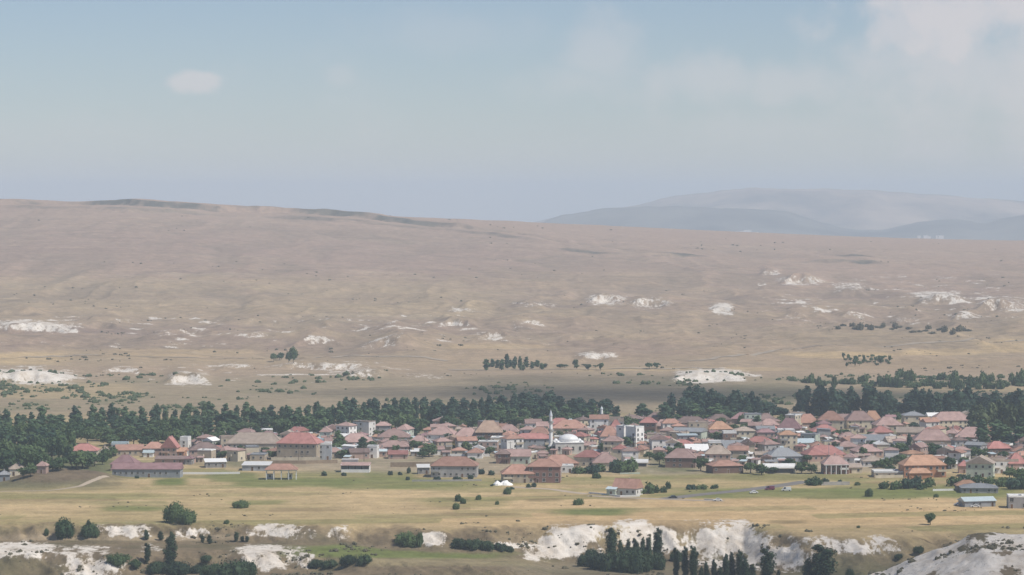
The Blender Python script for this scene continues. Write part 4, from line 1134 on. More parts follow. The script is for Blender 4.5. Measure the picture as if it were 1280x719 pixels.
# hand-set houses: (centre x, width, foot row, wall px, roof px, roof kind, roof colour, wall colour)
HS = [
 (103,37,579,15,10,'hip','red','cream'),(130,12,573,9,7,'hip','beige','white'),(149,22,566,10,4,'flat','bluish','grey'),(160,36,570,7,8,'gable','terra','beige'),
 (192,28,570,9,9,'hip','terra','pink'),(212,22,572,12,15,'gablef','red','pink'),(185,14,572,5,4,'gable','bluish','white'),(222,20,572,7,5,'shed','orange','orange'),
 (155,34,589,8,13,'hip','rose','pink'),(215,44,580,4,5,'gable','brown','pink'),(254,40,575,12,11,'hip','brown','pink'),(284,20,566,18,4,'flat','beige','cream'),
 (231,12,561,10,6,'flat','white','white'),(318,72,568,13,15,'hip','beige','cream'),(374,54,576,21,15,'hip','red','beige'),(349,9,568,8,3,'flat','white','white'),
 (268,28,585,7,4,'shed','white','grey'),(320,36,589,7,4,'shed','white','bluegrey'),(401,27,575,19,4,'flat','white','bluegrey'),(396,24,562,10,4,'flat','bluish','white'),
 (445,44,562,9,12,'hip','pink','cream'),(448,26,574,8,6,'gable','brown','pink'),(466,14,573,14,3,'flat','white','white'),(492,42,556,9,11,'hip','pink','cream'),(500,26,552,8,3,'flat','white','cream'),
 (491,40,569,10,9,'hip','pink','pink'),(497,26,574,5,6,'gable','red','pink'),(524,22,560,8,8,'hip','pink','cream'),
 (553,36,556,12,12,'hip','pink','white'),(565,32,563,12,7,'gablef','tan','yellow'),(584,34,557,11,12,'hip','pink','beige'),(611,36,558,17,16,'hip','tan','brown'),(598,17,571,10,5,'gablef','white','white'),
 (568,60,597,14,13,'hip','terra','grey'),(529,17,593,8,4,'shed','white','grey'),(629,20,580,12,6,'hip','brown','brown'),(645,38,580,9,10,'gable','pink','green'),
 (647,42,604,11,13,'hip','terra','beige'),(698,48,588,8,12,'hip','terra','pink'),(709,17,591,8,3,'flat','white','white'),(737,36,583,11,10,'hip','red','cream'),(757,34,586,7,14,'hip','pink','cream'),
 (675,26,552,9,10,'hip','terra','brown'),(665,54,562,13,8,'hip','red','bluegrey'),(712,44,546,10,12,'hip','terra','cream'),(730,16,544,8,3,'flat','white','cream'),(744,15,540,14,4,'flat','bluish','bluegrey'),
 (764,32,538,11,6,'flat','beige','grey'),(762,26,555,9,14,'hip','terra','white'),(770,18,546,10,12,'hip','red','cream'),(811,22,543,14,8,'hip','red','brown'),(829,20,540,7,9,'hip','pink','pink'),
 (865,44,538,9,9,'hip','brown','brown'),(834,30,560,6,9,'hip','red','pink'),(853,30,564,7,8,'hip','red','green'),(872,30,570,6,8,'shed','white','white'),(896,22,564,10,4,'flat','white','cream'),
 (852,40,585,12,13,'hip','pink','brown'),(898,34,582,14,12,'hip','beige','pink'),(907,42,592,9,8,'hip','terra','brown'),(900,32,546,9,11,'hip','orange','beige'),(912,18,556,14,4,'flat','white','brown'),
 (921,34,567,6,10,'shed','grey','grey'),(925,24,573,7,5,'shed','white','white'),(958,24,531,6,9,'hip','brown','pink'),(962,28,539,7,9,'hip','pink','pink'),(957,24,547,10,5,'gable','grey','grey'),
 (988,30,544,8,14,'hip','rose','pink'),(1010,28,536,7,12,'hip','terra','pink'),(1040,34,538,12,13,'hip','terra','cream'),(1032,36,548,8,10,'hip','red','pink'),(1005,34,560,6,5,'shed','bluish','white'),
 (950,34,563,10,8,'hip','red','orange'),(980,44,578,7,12,'hip','grey','bluegrey'),(1031,52,577,8,13,'hip','red','pink'),(952,18,576,7,5,'gable','beige','cream'),
 (1075,36,536,10,13,'hip','pink','cream'),(1091,24,534,8,13,'hip','orange','beige'),(1143,28,534,14,6,'hip','grey','cream'),(1111,36,540,8,12,'hip','pink','beige'),(1190,52,536,10,12,'hip','pink','cream'),
 (1102,28,549,8,9,'hip','red','pink'),(1167,48,560,9,15,'hip','pink','beige'),(1219,46,556,9,14,'hip','pink','pink'),(1239,28,550,11,9,'hip','orange','cream'),(1189,18,586,5,4,'shed','white','white'),
 (1206,16,592,9,8,'hip','red','pink'),(1248,32,569,8,10,'hip','red','brown'),(1272,26,592,12,14,'hip','red','pink'),(1255,36,592,15,5,'flat','beige','white'),
 (1085,36,572,7,10,'hip','pink','pink'),(1060,30,566,7,8,'hip','pink','beige'),(1120,26,560,7,8,'gable','beige','white'),(1095,40,557,6,7,'shed','grey','grey'),(1140,36,548,7,8,'gable','beige','cream'),
 (1092,28,584,7,8,'hip','beige','white'),(1068,22,592,7,5,'shed','beige','cream'),(1112,40,597,6,4,'flat','white','beige'),(1210,30,614,5,8,'hip','orange','beige'),(1226,48,617,5,7,'hip','grey','grey'),
 (52,14,592,9,7,'hip','pink','pink'),(20,22,595,8,8,'hip','beige','cream'),(4,16,602,8,6,'hip','grey','bluegrey'),
 (636,26,547,7,10,'hip','pink','cream'),(700,36,538,7,9,'hip','red','pink'),(790,30,532,8,6,'hip','brown','grey'),(822,28,529,7,7,'hip','brown','pink'),(900,30,532,7,8,'hip','brown','pink'),(930,30,530,6,9,'hip','rose','pink'),
]
for a in HS: house(*a)

# landmark buildings
house(183, 88, 597, 10, 9, 'gable', 'rose', 'bluegrey', rot=-2, depth=11, label='very long low barn with dusky rose roof and blue grey wall', name='barn', cat='barn', chim=False)
house(681, 43, 604, 20, 11, 'hip', 'terra', 'brick', rot=-4, depth=14, label='square three storey brick block with terracotta roof at the field edge', name='apartment_block', cat='building', winscale=1.35)
house(794, 17, 559, 24, 3, 'flat', 'white', 'white', rot=-38, depth=9, label='bright white apartment block with rows of dark windows', name='apartment_block', cat='building', winscale=1.2)
house(780, 13, 557, 23, 3, 'flat', 'white', 'white', rot=-38, depth=8, label='white stair wing joined to the bright apartment block', name='apartment_block', cat='building')
house(1155, 56, 597, 15, 14, 'hip', 'orange', 'orange', rot=6, depth=14, label='big orange villa with broad orange roof behind a dark hedge', name='villa', cat='villa', winscale=1.2)
house(1150, 30, 600, 8, 7, 'hip', 'orange', 'orange', rot=6, depth=6, label='orange veranda wing with small roof fronting the big villa', name='villa', cat='villa')
house(1228, 36, 597, 17, 11, 'gablef', 'beige', 'green', rot=-14, depth=13, label='pale green gabled house with small dark windows above the hedge', cat='house')
house(931, 28, 553, 14, 6, 'hip', 'beige', 'cream', rot=4, depth=12, label='broad cream building with a white ledge in the middle of the roofs', cat='building', name='house')
house(863, 40, 552, 12, 6, 'gable', 'grey', 'green', rot=-20, depth=14, label='grey green warehouse with dull grey roof below the dark grove', name='warehouse', cat='warehouse', chim=False)
e, W, dp, hh, rh = house(1045, 34, 593, 12, 12, 'hip', 'pink', 'red' if 'red' in WALL else 'brick', rot=3, depth=11, label='red house with white porch columns and faded pink roof at the field', cat='house')
for k in range(5):
    MB().box(-.2,.2,-.2,.2,-.4,hh).build('porch_column', M_white, e).location = (-W/2+W*(k+.4)/5, -dp/2-1.0, 0)
MB().box(-W/2,W/2,-dp/2-1.4,-dp/2-0.01,hh-.25,hh-.02).build('porch_beam', M_white, e)
e, W, dp, hh, rh = house(785, 34, 620, 9, 13, 'gable', 'terra', 'white', rot=-24, depth=10, label='white cottage with tilted terracotta roof alone beside the grey road', cat='house')
house(765, 14, 620, 8, 3, 'shed', 'bluish', 'green', rot=-20, depth=4, label='pale turquoise lean to beside the lone white cottage', name='lean_to', cat='shed', chim=False)
e, W, dp, hh, rh = house(1223, 44, 634, 7, 6, 'gable', 'bluish', 'bluegrey', rot=14, depth=9, label='blue grey shed with pale metal roof at the stubble edge', name='shed', cat='shed', chim=False)
e, W, dp, hh, rh = house(1278, 34, 636, 14, 4, 'flat', 'white', 'grey', rot=-4, depth=10, label='grey glazed building with white flat roof at the stubble edge', name='building', cat='building', winscale=1.5)

# houses filling the gaps between the hand-set ones
def fill_houses(n_try, seed, nmax, wlo=8.5, whi=12.5, small=False):
    r = random.Random(seed); made = 0
    TX_ = [225,300,420,520,640,760,900,1050,1180,1290]; TT = [546,546,542,534,530,526,524,523,523,528]
    BX_ = [225,300,420,470,520,620,720,800,900,1000,1080,1150,1290]; BB = [581,578,577,574,571,575,575,579,579,580,584,580,584]
    for _ in range(n_try):
        px = r.uniform(228, 1290); t0 = np.interp(px, TX_, TT); t1 = np.interp(px, BX_, BB)
        py = r.uniform(t0+4, t1)
        D = D_flat(py); x = u_of(px, py)*D; y = D
        if made >= nmax: break
        w = r.uniform(wlo, whi); d = min(w, r.uniform(wlo*0.85, whi*0.85))
        if FOOT.hit(x, y+d/2, 0.9, w*0.48): continue
        z = gz(x, y)
        rc = r.choices(['pink','terra','red','brown','beige','rose','orange','grey','white','bluish'], [36,20,13,5,8,6,3,3,4,2])[0]
        kind = r.choices(['hip','gable','gablef','flat'], [60,18,10,12])[0]
        if rc in ('grey','white','bluish'): kind = r.choice(['gable','shed','flat'])
        elif kind == 'flat': rc = r.choice(['beige','white','grey' if 'grey' in ROOF else 'beige'])
        wc = r.choices(['cream','white','beige','pink','grey','green','brown','yellow'], [28,32,16,12,6,4,1,1])[0]
        st = 1 if small else r.choices([1,2,3], [45,50,5])[0]
        house(px, w, py, 2.9*st+0.3, w*r.uniform(0.2,0.3) if kind not in ('flat','shed') else 0.8, kind, rc, wc, depth=d, name='cottage' if small else 'house', cat='cottage' if small else 'house', loc=(x,y,z), sizes_m=True, rot=r.choice([0,0,-25,20,90,65])+r.uniform(-9,9))
        made += 1
    return made
for (px, py, rad_) in [(711,566,11),(711,574,9),(688.5,566,4),(688.5,572,5),(752,534,4),(308,567,4),(351,598,10),(444,588,10),(796,582,8),(974,590,10),(700,556,6),(722,556,6),(727,571,7),(697,573,7),(711,580,8),(722,579,6)]:
    g_ = ground(px, py); FOOT.append((g_[0], g_[1]+3, rad_))
nfill = fill_houses(5000, 4, 170)
nfill += fill_houses(6000, 5, 190, 5.5, 7.5, True)
# small farm sheds and outhouses
def sheds(n_try, seed, nmax):
    r = random.Random(seed); made = 0
    for _ in range(n_try):
        if made >= nmax: break
        px = r.uniform(230, 1285); py = r.uniform(540, 584)
        D = D_flat(py); x = u_of(px, py)*D; y = D; w = r.uniform(3.5, 5.5)
        if FOOT.hit(x, y+2, 0.85, w*0.45): continue
        if py > np.interp(px, [230,420,470,620,720,1000,1150,1290], [580,580,572,578,582,584,590,590]): continue
        wc = r.choice(['grey','beige','pink','white']); rc = r.choice(['grey','white','bluish','brown','pink'])
        lm = landmark(x, y)
        e = house(px, w, py, 2.5, 0.9, 'shed', rc, wc, depth=4.5, loc=(x,y,gz(x,y)), sizes_m=True, chim=False, name='outhouse', cat='shed', wins=False, rot=r.uniform(-30,30),
              label='x')[0]
        link('door', DOOR, e, (0.3,-1.75,0))
        e['label'] = 'small %s outhouse, %s lean to roof, %s' % (wc, ROOFWORD[rc], lm); e['group'] = 'outhouses '+lm
        made += 1
    return made
nshed = sheds(2500, 8, 230)
def village_trees(n_try, seed, nmax):
    r = random.Random(seed); made = 0
    for _ in range(n_try):
        if made >= nmax: break
        px = r.uniform(228, 1285); py = r.uniform(np.interp(px, [225,520,900,1290], [548,536,527,528]), np.interp(px, [225,420,620,800,1080,1290], [572,570,574,582,586,590]))
        D = D_flat(py); x = u_of(px, py)*D
        if FOOT.hit(x, D, 0.72, 1.2): continue
        k = r.choices(['round','poplar','light'], [70,14,16])[0]
        tree(k, px, py, r.uniform(9,15)*(1.5 if k == 'poplar' else 1), r.uniform(11,17), '%s tree among the roofs %s' % ({'round': 'rounded green', 'poplar': 'upright green', 'light': 'pale green'}[k], landmark(x, D)), 'trees among the village houses', loc=(x, D, gz(x, D)))
        made += 1
    return made
village_trees(3000, 21, 150)
print('houses', NHOUSE, nfill, nshed, FOOT.n)

# open pavilion
px_, py_, pz_ = ground(351, 600)
pv = empty('pavilion', (px_, py_+4, pz_), R(3)); tag(pv, 'open sided pavilion with terracotta roof on white posts over grass', 'pavilion')
s_ = py_/F
pw = 42*s_; link('roof', roof_mesh('hip', pw-1, 8, 5.2, 3.0, [ROOF['terra']]), pv)
for k in range(5):
    for yy in (-3.7, 3.7):
        o = MB().box(-.18,.18,-.18,.18,-.6,5.2).build('post', M_white, pv); o.location = (-pw/2+1+(pw-2)*k/4, yy, 0)
MB().box(-pw/2+.6,pw/2-.6,-3.95,-3.45,4.75,5.19).build('beam', M_white, pv)
MB().box(-pw/2+.6,pw/2-.6,3.45,3.95,4.75,5.19).build('beam', M_white, pv)
for k, (q, w_, lb) in enumerate([(337,3.0,'white kiosk standing under the pavilion roof by dark bushes'),(362,2.4,'small white hut under the pavilion near its end post')]):
    x, y, z = ground(q, 599); e = empty('kiosk', (x, y+2.5, z)); tag(e, lb, 'kiosk')
    MB().box(-w_/2,w_/2,-1,1,-.4,2.4).build('wall', M_white, e); link('window', window_mesh(1.25,1.4), e, (0,-1,1.4)); MB().box(-w_/2-.2,w_/2+.2,-1.2,1.2,2.402,2.55).build('roof', M_conc, e)

# farm shed with open front
x, y, z = ground(444, 591); s_ = y/F
fs = empty('farm_shed', (x, y+5, z), R(-2)); tag(fs, 'open fronted farm shed with white walls and two pale roofs', 'shed')
w_ = 36*s_
MB().box(-w_/2,w_/2,3.4,3.7,-.5,4.2).box(-w_/2,-w_/2+.3,-4,3.4,-.5,4.2).box(w_/2-.3,w_/2,-4,3.4,-.5,4.2).build('wall', WALL['white'], fs)
MB().box(-w_/2,w_/2,-4,-3.75,-.5,1.7).build('front_wall', M_white, fs)
for k in range(5): MB().box(-.15,.15,-4,-3.74,1.702,3.8).build('post', M_wood, fs).location = (-w_/2+.5+(w_-1)*k/4, 0, 0)
MB().poly([(-w_/2-.4,-4.6,3.7),(w_/2+.4,-4.6,3.7),(w_/2+.4,4,4.7),(-w_/2-.4,4,4.7),(-w_/2-.4,-4.6,3.9),(w_/2+.4,-4.6,3.9),(w_/2+.4,4,4.9),(-w_/2-.4,4,4.9)],[(0,3,2,1),(4,5,6,7),(0,1,5,4),(1,2,6,5),(2,3,7,6),(3,0,4,7)]).build('roof', ROOF['pink'], fs)
MB().box(-w_/2,w_/2*0.1,4.05,7.0,-.5,6.2).build('rear_bay', WALL['grey'], fs)
MB().box(-w_/2-.3,w_/2*0.1+.3,4.02,7.4,6.202,6.5).build('rear_roof', ROOF['white'], fs)

# canopies with white arched roofs
for (cx, w, yb, h, lb) in [(796,28,584,10,'low white arched canopy behind the dark hedge by the cream houses'),(974,40,592,13,'long white arched canopy among trees at the field edge'),(1262,8,560,6,'small white arched shelter near the pale trees')]:
    x, y, z = ground(cx, yb); s_ = y/F; w_ = w*s_; h_ = h*s_
    e = empty('canopy', (x, y+4, z), R(rng.uniform(-6,6))); tag(e, lb, 'canopy')
    MB().box(-w_/2,w_/2,-3.6,3.6,-.5,h_*0.5).build('wall', WALL['cream'], e)
    MB().box(-w_/2+.8,w_/2-.8,-3.66,-3.56,.3,h_*0.42).build('shade_panel', M_dark, e)  # solid dark panel on the wall; the shaded inside is put into its colour
    link('roof', roof_mesh('arch', w_, 7.2, h_*0.5+.003, h_*0.42, [ROOF['white']], 0.4), e)

# mosque
x, y, z = ground(711, 568); s_ = y/F
mq = empty('mosque', (x, y+9, z), R(4)); tag(mq, 'mosque with a wide shallow white dome beside the tall minaret', 'mosque')
MB().box(-8.2,8.2,-8,8,-.6,6.4).build('prayer_hall', M_stonew, mq)
MB().box(-8.5,8.5,-8.3,8.3,6.403,6.7).build('cornice', M_white, mq)
MB().lathe([(6.0,6.69),(6.0,7.5),(6.15,7.52),(6.15,7.7)],20).build('drum', M_white, mq)
prof = [(5.8*math.cos(t), 7.69+3.3*math.sin(t)) for t in [i*math.pi/2/9 for i in range(10)]]; prof[-1] = (0.05, 10.99)
dm = MB().lathe(prof, 28).build('dome', M_lead, mq, smooth=True)
MB().lathe([(0.12,10.8),(0.12,11.6),(0.3,11.8),(0.05,12.4)],8).build('finial', M_conc, dm)
for sx in (-1,1):
    for sy in (-1,1):
        pr = [(1.3*math.cos(t), 6.69+1.2*math.sin(t)) for t in [i*math.pi/2/5 for i in range(6)]]; pr[-1] = (0.03, 7.89)
        MB().lathe(pr, 12, cx=sx*6.9, cy=sy*6.7).build('small_dome', M_lead, mq, smooth=True)
wm = window_mesh(1.25,1.4)
for k in range(4):
    link('window', wm, mq, (-6+4*k,-8,3.2), 0, (1.1,1,1.8)); link('window', wm, mq, (8.2,-6+4*k,3.2), R(90), (1.1,1,1.8)); link('window', wm, mq, (-8.2,-6+4*k,3.2), R(-90), (1.1,1,1.8))

def minaret(px, yb, ytop, label, slim=1.0, rings=(0.50, 0.69)):
    x, y, z = ground(px, yb); h = (yb-ytop)*y/F
    e = empty('minaret', (x, y, z)); tag(e, label, 'minaret')
    r = 1.05*slim
    MB().box(-1.6*slim,1.6*slim,-1.6*slim,1.6*slim,-.6,h*0.16).build('base', M_stonew, e)
    MB().lathe([(1.5*slim,h*0.16-.01),(r,h*0.22),(r*0.96,h*0.62)],14).build('shaft', M_white, e)
    for zb in rings:
        b_ = MB().lathe([(r*0.9,h*zb-.9),(r*1.5,h*zb),(r*1.55,h*zb+.1)],14).build('balcony', M_stonew, e)
        MB().lathe([(r*1.55,h*zb+.102),(r*1.55,h*zb+1.0),(r*1.42,h*zb+1.0),(r*1.42,h*zb+.11)],14).build('railing', M_conc, b_)
    MB().lathe([(r*0.9,h*0.62-.01),(r*0.8,h*0.84),(r*1.0,h*0.845),(r*1.0,h*0.855)],14).build('upper_shaft', M_white, e)
    c_ = MB().lathe([(r*1.0,h*0.856),(r*0.5,h*0.93),(0.06,h*0.985)],14).build('spire', simple('spire_sheet', (0.62,0.66,0.68), 0.4, 0.08), e)
    MB().lathe([(0.08,h*0.975),(0.08,h*1.0),(0.2,h*1.005),(0.03,h*1.02)],6).build('finial', M_conc, c_)
    FOOT.append((x, y, 2))
    return e
minaret(688.5, 566, 511.5, 'tall slender white minaret with two balconies rising above the roofs')
minaret(752, 533, 507.5, 'short white minaret spire showing behind the back row of roofs', 0.95, (0.55,))

# silo
x, y, z = ground(308, 567); s_ = y/F
si = empty('silo', (x, y+2.5, z)); tag(si, 'grey metal silo with a conical cap beside a cream house', 'silo')
MB().lathe([(2.1,-.5),(2.1,8.2)],16).build('barrel', M_metal, si, smooth=False)
MB().lathe([(2.25,8.203),(2.2,8.4),(0.4,9.6)],16).build('cap', M_metal, si)
for k in range(3): MB().lathe([(2.14,2+k*2.2),(2.17,2.05+k*2.2),(2.17,2.2+k*2.2),(2.14,2.25+k*2.2)],16).build('hoop', M_conc, si)
MB().box(-.25,-.2,-2.3,-2.2,0,8.3).box(.2,.25,-2.3,-2.2,0,8.3).build('ladder', M_dark, si)

# walls
def wall_run(pts, hgt, mat, label, name='boundary_wall', thick=0.3, grp=None):
    P = [ground(*p) for p in pts]; mb = MB(); c0 = P[0]
    for a, b in zip(P[:-1], P[1:]):
        n = max(1, int(math.hypot(b[0]-a[0], b[1]-a[1])/6))
        for k in range(n):
            t0, t1 = k/n, (k+1)/n
            ax, ay = a[0]+(b[0]-a[0])*t0, a[1]+(b[1]-a[1])*t0; bx, by = a[0]+(b[0]-a[0])*t1, a[1]+(b[1]-a[1])*t1
            za, zb = gz(ax, ay), gz(bx, by); L = math.hypot(bx-ax, by-ay); nx, ny = -(by-ay)/L*thick/2, (bx-ax)/L*thick/2
            q = []
            for (x_, y_, z_) in ((ax-nx,ay-ny,za),(bx-nx,by-ny,zb),(bx+nx,by+ny,zb),(ax+nx,ay+ny,za)): q.append((x_-c0[0], y_-c0[1], z_-.5-c0[2]))
            q += [(v[0], v[1], v[2]+.5+hgt) for v in q[:4]]
            mb.poly(q, [(0,3,2,1),(4,5,6,7),(0,1,5,4),(1,2,6,5),(2,3,7,6),(3,0,4,7)])
    o = mb.build(name, mat); o.location = c0
    return tag(o, label, 'wall', grp)
M_mud = simple('mud_wall', (0.33,0.255,0.18), 0.95, 0.25, 0.4)
wall_run([(226,593),(300,592.5)], 1.1, M_white, 'low white wall on grass between the long barn and pavilion')
wall_run([(339,580),(382,580),(422,579)], 1.9, M_mud, 'long brown mud wall below the big bright terracotta roof')
wall_run([(339,578.5),(400,578)], 2.9, WALL['cream'], 'cream wall standing behind the long brown mud wall')
wall_run([(488,584),(560,583)], 2.6, M_mud, 'brown mud wall between the farm shed and the grey walled house')
wall_run([(515,602),(560,602),(602,601.5)], 0.9, M_conc, 'low pale kerb wall with bushes below the grey walled house')
wall_run([(560,571),(612,571)], 1.6, M_white, 'white garden wall below the yellow house')
wall_run([(736,617),(775,621.5),(800,621)], 0.8, M_white, 'low pale wall along the roadside by the lone cottage')
wall_run([(880,625),(900,626)], 0.6, M_white, 'very low white parapet at the bend of the grey road')
wall_run([(1026,607),(1062,606.5)], 1.8, M_conc, 'pale grey field wall between dark bushes')
wall_run([(1166,614),(1192,613.5)], 1.0, M_white, 'low white wall on the green verge below the hedge')
wall_run([(1094,598),(1132,597)], 1.5, WALL['cream'], 'cream garden wall ending at the big orange villa')
wall_run([(775,593),(800,592.5)], 0.8, WALL['green'], 'pale green low wall under the dark hedge')
wall_run([(700,559),(755,558)], 1.8, WALL['cream'], 'cream yard wall beside the mosque')
wall_run([(905,549),(945,548.5),(1000,547)], 1.5, M_white, 'white wall line crossing the roofs by the cream building')
wall_run([(1068,546),(1122,546)], 1.6, WALL['cream'], 'cream wall line below the orange and pink roofs')

# white heap
x, y, z = ground(628, 607)
mb = MB(); r = random.Random(3)
for k in range(7):
    mb.lathe([(2.2+r.random(),-.4),(1.8+r.random()*.5,.7+r.random()*.5),(0.6,1.4+r.random()),(0.08,1.8+r.random())],9,cx=r.uniform(-3,3),cy=r.uniform(-1,1))
o = mb.build('rubble_heap', M_tarp); o.location = (x, y+2, z); tag(o, 'bright white heap of sheeting beside the terracotta house at the field', 'heap')

# road
def road(name, pts, wid, mat, lift=0.06):
    P = [ground(*p) for p in pts]; L = []
    for a, b in zip(P[:-1], P[1:]):
        n = max(2, int(math.hypot(b[0]-a[0], b[1]-a[1])/4))
        L += [(a[0]+(b[0]-a[0])*k/n, a[1]+(b[1]-a[1])*k/n) for k in range(n)]
    L.append(P[-1][:2]); V = []; Fc = []
    for i, (x, y) in enumerate(L):
        q = L[min(i+1, len(L)-1)]; p = L[max(i-1, 0)]; l = math.hypot(q[0]-p[0], q[1]-p[1]); nx, ny = -(q[1]-p[1])/l, (q[0]-p[0])/l
        for s in (-1, -.33, .33, 1):
            xx, yy = x+nx*wid/2*s, y+ny*wid/2*s
            V.append((xx, yy, gz(xx, yy)+lift+(0.08 if abs(s) < .5 else 0)))
    for i in range(len(L)-1):
        for k in range(3): Fc.append((i*4+k, i*4+k+1, i*4+k+5, i*4+k+4))
    me_ = bpy.data.meshes.new(name); me_.from_pydata(V, [], Fc); me_.materials.append(mat)
    return tag(link(name, me_), kind='structure')
M_asph = simple('worn_asphalt', (0.24,0.22,0.20), 0.95, 0.2, 0.15)
M_dust = simple('dusty_track', (0.40,0.33,0.25), 1.0, 0.18, 0.1)
road('road', [(832,624),(870,619),(920,614),(965,608.5),(1010,602)], 9.0, M_asph)
road('road_verge_track', [(735,620),(800,623),(850,625),(905,626.5)], 5.0, M_dust)
road('dirt_track', [(640,609),(690,612),(735,618)], 5.0, M_dust)
road('dirt_track', [(0,614.5),(60,613.5),(100,608),(135,596)], 2.4, M_dust)
road('hillside_track', [(-40,448),(120,444.5),(300,449),(430,446),(560,452)], 6.0, M_dust, 0.35)
road('hillside_track', [(860,452),(1000,436),(1120,433),(1310,420)], 6.0, M_dust, 0.35)
road('hillside_track', [(560,462.5),(690,462),(800,461.5),(905,461)], 8.0, M_dust, 0.35)

# vehicles
def paint(c): return simple('car_paint', c, 0.3, 0.04, 1.0, spec=0.6, objvar=0)
TYRE = MB().lathe([(0.18,-.11),(0.31,-.11),(0.33,-.06),(0.33,.06),(0.31,.11),(0.18,.11)],14).mesh('tyre', [simple('tyre_rubber',(0.03,0.03,0.03),0.8)])
RIM = MB().lathe([(0.19,-.08),(0.19,.08)],10).mesh('rim', [M_metal])
def car(px, yb, col, label, rz, van=False, name='car', cat='car'):
    x, y, z = ground(px, yb); e = empty(name, (x, y, z+.02), R(rz)); tag(e, label, cat)
    h1, h2 = (1.0, 2.1) if van else (0.82, 1.45)
    L = 2.5 if van else 2.15
    pr = [(-L,.3),(-L,h1*.8),(-L*.94,h1),(L*.98,h1*1.02),(L,.5),(L,.3)] if not van else [(-L,.3),(-L,h1*.85),(-L*.8,h1),(L*.98,h1),(L,.5),(L,.3)]
    n = len(pr); mb = MB()
    mb.poly([(a,-.85,b) for a,b in pr]+[(a,.85,b) for a,b in pr], [tuple(range(n)), tuple(reversed(range(n,2*n)))]+[(i,i+n,(i+1)%n+n,(i+1)%n) for i in range(n)])
    mb.build('body', paint(col), e)
    a0, a1, b0, b1 = (-L*.8, L*.97, -L*.5, L*.95) if van else (-L*.5, L*.75, -L*.22, L*.45)
    cb = MB().poly([(a0,-.8,h1-.02),(a1,-.8,h1-.02),(a1,.8,h1-.02),(a0,.8,h1-.02),(b0,-.65,h2),(b1,-.65,h2),(b1,.65,h2),(b0,.65,h2)],[(0,3,2,1),(4,5,6,7),(0,1,5,4),(1,2,6,5),(2,3,7,6),(3,0,4,7)]).build('cabin', paint(col), e)
    wz0, wz1 = h1+.1, h2-.12
    for s in (-1,1):
        f = lambda t: s*(.8-.15*t)+s*.012
        t0, t1 = .1/(h2-h1), 1-.12/(h2-h1)
        MB().poly([(a0*.8 if not van else -L*.62,f(t0),wz0),(a1*.8 if not van else -L*.1,f(t0),wz0),(b1*.9 if not van else -L*.1,f(t1),wz1),(b0*.9 if not van else -L*.45,f(t1),wz1)],[(0,1,2,3)]).build('side_window', M_glass, cb)
    for sx in (-.62,.62):
        for sy in (-.8,.8):
            w = link('wheel', TYRE, e, (sx*L, sy, .33)); w.rotation_euler = (R(90),0,0); link('rim', RIM, w)
    for sy in (-.6,.6): MB().box(-L-.02,-L+.06,sy-.16,sy+.16,.6,.74).build('headlight', M_white, e)
    return e
car(841, 623, (0.03,0.03,0.035), 'dark car parked on the grey road by the lone cottage', 12)
car(962, 613, (0.16,0.03,0.06), 'dark red van parked on the grass beside a white van', 8, True, 'van', 'van')
car(983, 614, (0.75,0.75,0.73), 'white van parked on the green verge beside a dark red van', -6, True, 'van', 'van')
car(1198, 632, (0.78,0.78,0.76), 'white car parked by the blue grey shed wall', 5)
car(1219, 634.5, (0.75,0.75,0.72), 'white car parked in front of the blue grey shed', -4)
car(897, 626.5, (0.78,0.77,0.74), 'white car stopped where the dusty track meets the road', 3)
car(942, 617, (0.74,0.73,0.70), 'pale car on the bend of the grey road', 20)

# poles
def pole(px, yb, hm, label, mat=M_wood, arm=True, grp=None):
    x, y, z = ground(px, yb); e = empty('utility_pole', (x, y, z)); tag(e, label, 'pole', grp)
    MB().tube((0,0,-.6),(0,0,hm),.16,.10,8).build('shaft', mat, e)
    if arm:
        MB().box(-1.1,1.1,-.08,.08,hm-.7,hm-.55).build('crossarm', mat, e)
        for sx in (-.9,0,.9): MB().lathe([(.07,hm-.552),(.1,hm-.45),(.05,hm-.3)],6,cx=sx).build('insulator', M_white, e)
for q in [(530.5,563),(562,563),(373,580),(455,577),(638,572),(735,560),(770,560),(858,556),(975,557),(1090,548),(1110,566),(1205,566),(1160,576),(935,571),(1012,590),(700,580)]:
    pole(q[0], q[1], 9.0, 'wooden utility pole with a crossarm between the village houses', grp='utility poles in the village')
pole(1036, 577, 24.0, 'tall pale thin mast rising among the red roofs', M_metal, False)
pole(200, 548, 14.0, 'pale metal mast standing in front of the tree belt', M_metal, False)
pole(1180, 589, 13.0, 'pale metal mast beside the big orange villa', M_metal, False)

# far town on the plain beyond the plateau
r = random.Random(17)
for k in range(26):
    far2 = k >= 19
    px = r.gauss(1166, 9) if far2 else r.choice([r.uniform(893,960), r.gauss(930,7)])
    Dm = 11450; yb = 297.0 if far2 else 292.5
    x = u_of(px, yb)*Dm; zb = H-tan_down(yb)*Dm
    w = r.uniform(6,16); h = r.uniform(4,10)*(1.5 if abs(px-930) < 9 else 1)
    e = MB().box(-w/2,w/2,-6,6,-30,h).box(-w/2-.4,w/2+.4,-6.4,6.4,h+.003,h+.5).build('distant_building', M_white); e.location = (x, Dm-r.uniform(0,60), zb)
    tag(e, 'tiny pale building of the smaller distant settlement below the mountain' if far2 else 'tiny white building of the distant town below the mountain', 'building', 'smaller distant settlement' if far2 else 'distant town below the mountain')
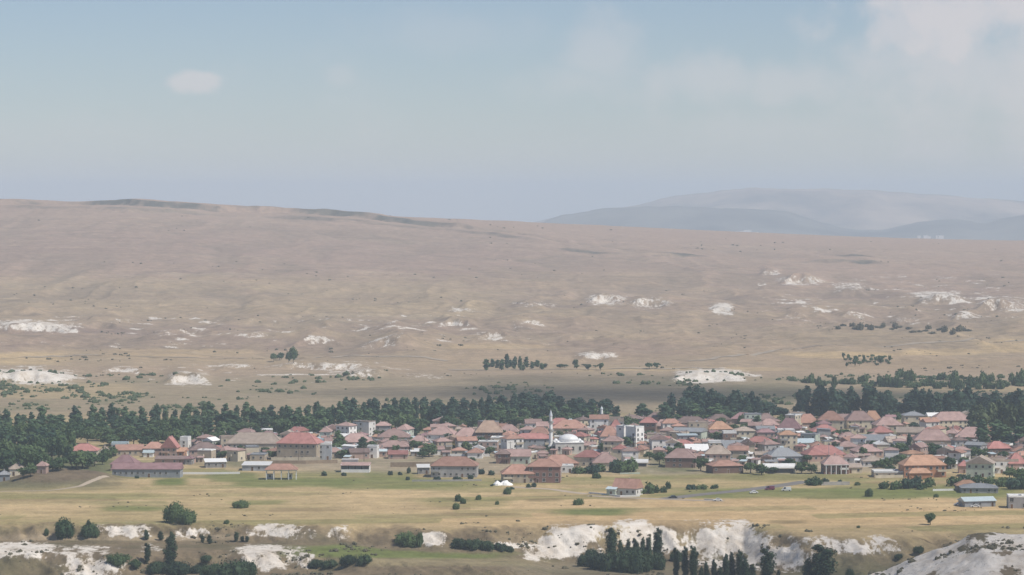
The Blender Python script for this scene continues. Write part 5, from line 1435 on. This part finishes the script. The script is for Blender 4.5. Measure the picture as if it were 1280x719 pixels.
# ------------------------------------------------------------------ unseen clouds, added for the shade they cast on the ground
def cloud_mat(name, dens, scale, thr, seed):
    """billowing density inside the cloud's own egg-shaped body"""
    m = bpy.data.materials.new(name); m.use_nodes = True
    n = m.node_tree; n.nodes.remove(n.nodes['Principled BSDF'])
    tc = nd(n, 'ShaderNodeTexCoord')
    ln = nd(n, 'ShaderNodeVectorMath', operation='LENGTH'); n.links.new(tc.outputs['Object'], ln.inputs[0])
    no = nd(n, 'ShaderNodeTexNoise', Scale=scale, Detail=5.0, Roughness=0.55); no.noise_dimensions = '4D'; no.inputs['W'].default_value = seed
    n.links.new(tc.outputs['Object'], no.inputs['Vector'])
    a = nd(n, 'ShaderNodeMath', operation='SUBTRACT'); n.links.new(no.outputs[0], a.inputs[0])
    b = nd(n, 'ShaderNodeMath', operation='MULTIPLY'); b.inputs[1].default_value = 0.55; n.links.new(ln.outputs['Value'], b.inputs[0]); n.links.new(b.outputs[0], a.inputs[1])
    mr = nd(n, 'ShaderNodeMapRange'); mr.inputs[1].default_value = thr; mr.inputs[2].default_value = thr+0.25; mr.inputs[3].default_value = 0; mr.inputs[4].default_value = dens
    n.links.new(a.outputs[0], mr.inputs[0])
    pv = n.nodes.new('ShaderNodeVolumePrincipled'); pv.inputs['Color'].default_value = (1,1,1,1); pv.inputs['Anisotropy'].default_value = 0.2
    n.links.new(mr.outputs[0], pv.inputs['Density'])
    n.links.new(pv.outputs[0], n.nodes['Material Output'].inputs['Volume'])
    return m
ICO3 = ico_verts(3)
def cloud(loc, rad, dens, label, scale=1.6, thr=0.08, seed=0.0, grp=None):
    mb = MB(); mb.poly(ICO3[0], ICO3[1])
    o = mb.build('cloud', cloud_mat('shade_cloud_vapour', dens, scale, thr, seed)); o.location = loc; o.scale = rad
    return tag(o, label, 'cloud', grp)
def shade_cloud(px, D, h, rad, dens, label, seed):
    x = (px-640)/F*D
    cloud((x+sd.x/sd.z*h, D+sd.y/sd.z*h, h), rad, dens, label, 1.3, -0.05, seed)
shade_cloud(1230, 1140, 1500.0, (210, 185, 90), 0.003, 'unseen cloud added over the near bank to shade the white spur', 6.0)
shade_cloud(880, 2190, 1600.0, (330, 120, 90), 0.006, 'unseen cloud added over the stream valley to shade the dark groves', 7.5)

# ------------------------------------------------------------------ haze
def haze():
    mb = MB().box(-30000, 30000, -3000, 33000, -190.0, 330.0)
    m = bpy.data.materials.new('summer_haze'); m.use_nodes = True
    n = m.node_tree; n.nodes.remove(n.nodes['Principled BSDF'])
    pv = n.nodes.new('ShaderNodeVolumePrincipled')
    pv.inputs['Color'].default_value = (0.76, 0.885, 1.0, 1)
    pv.inputs['Density'].default_value = HAZE_DENSITY
    pv.inputs['Anisotropy'].default_value = 0.0
    n.links.new(pv.outputs[0], n.nodes['Material Output'].inputs['Volume'])
    return tag(mb.build('haze', m), kind='stuff')
HAZE_DENSITY = 0.98e-4
haze()
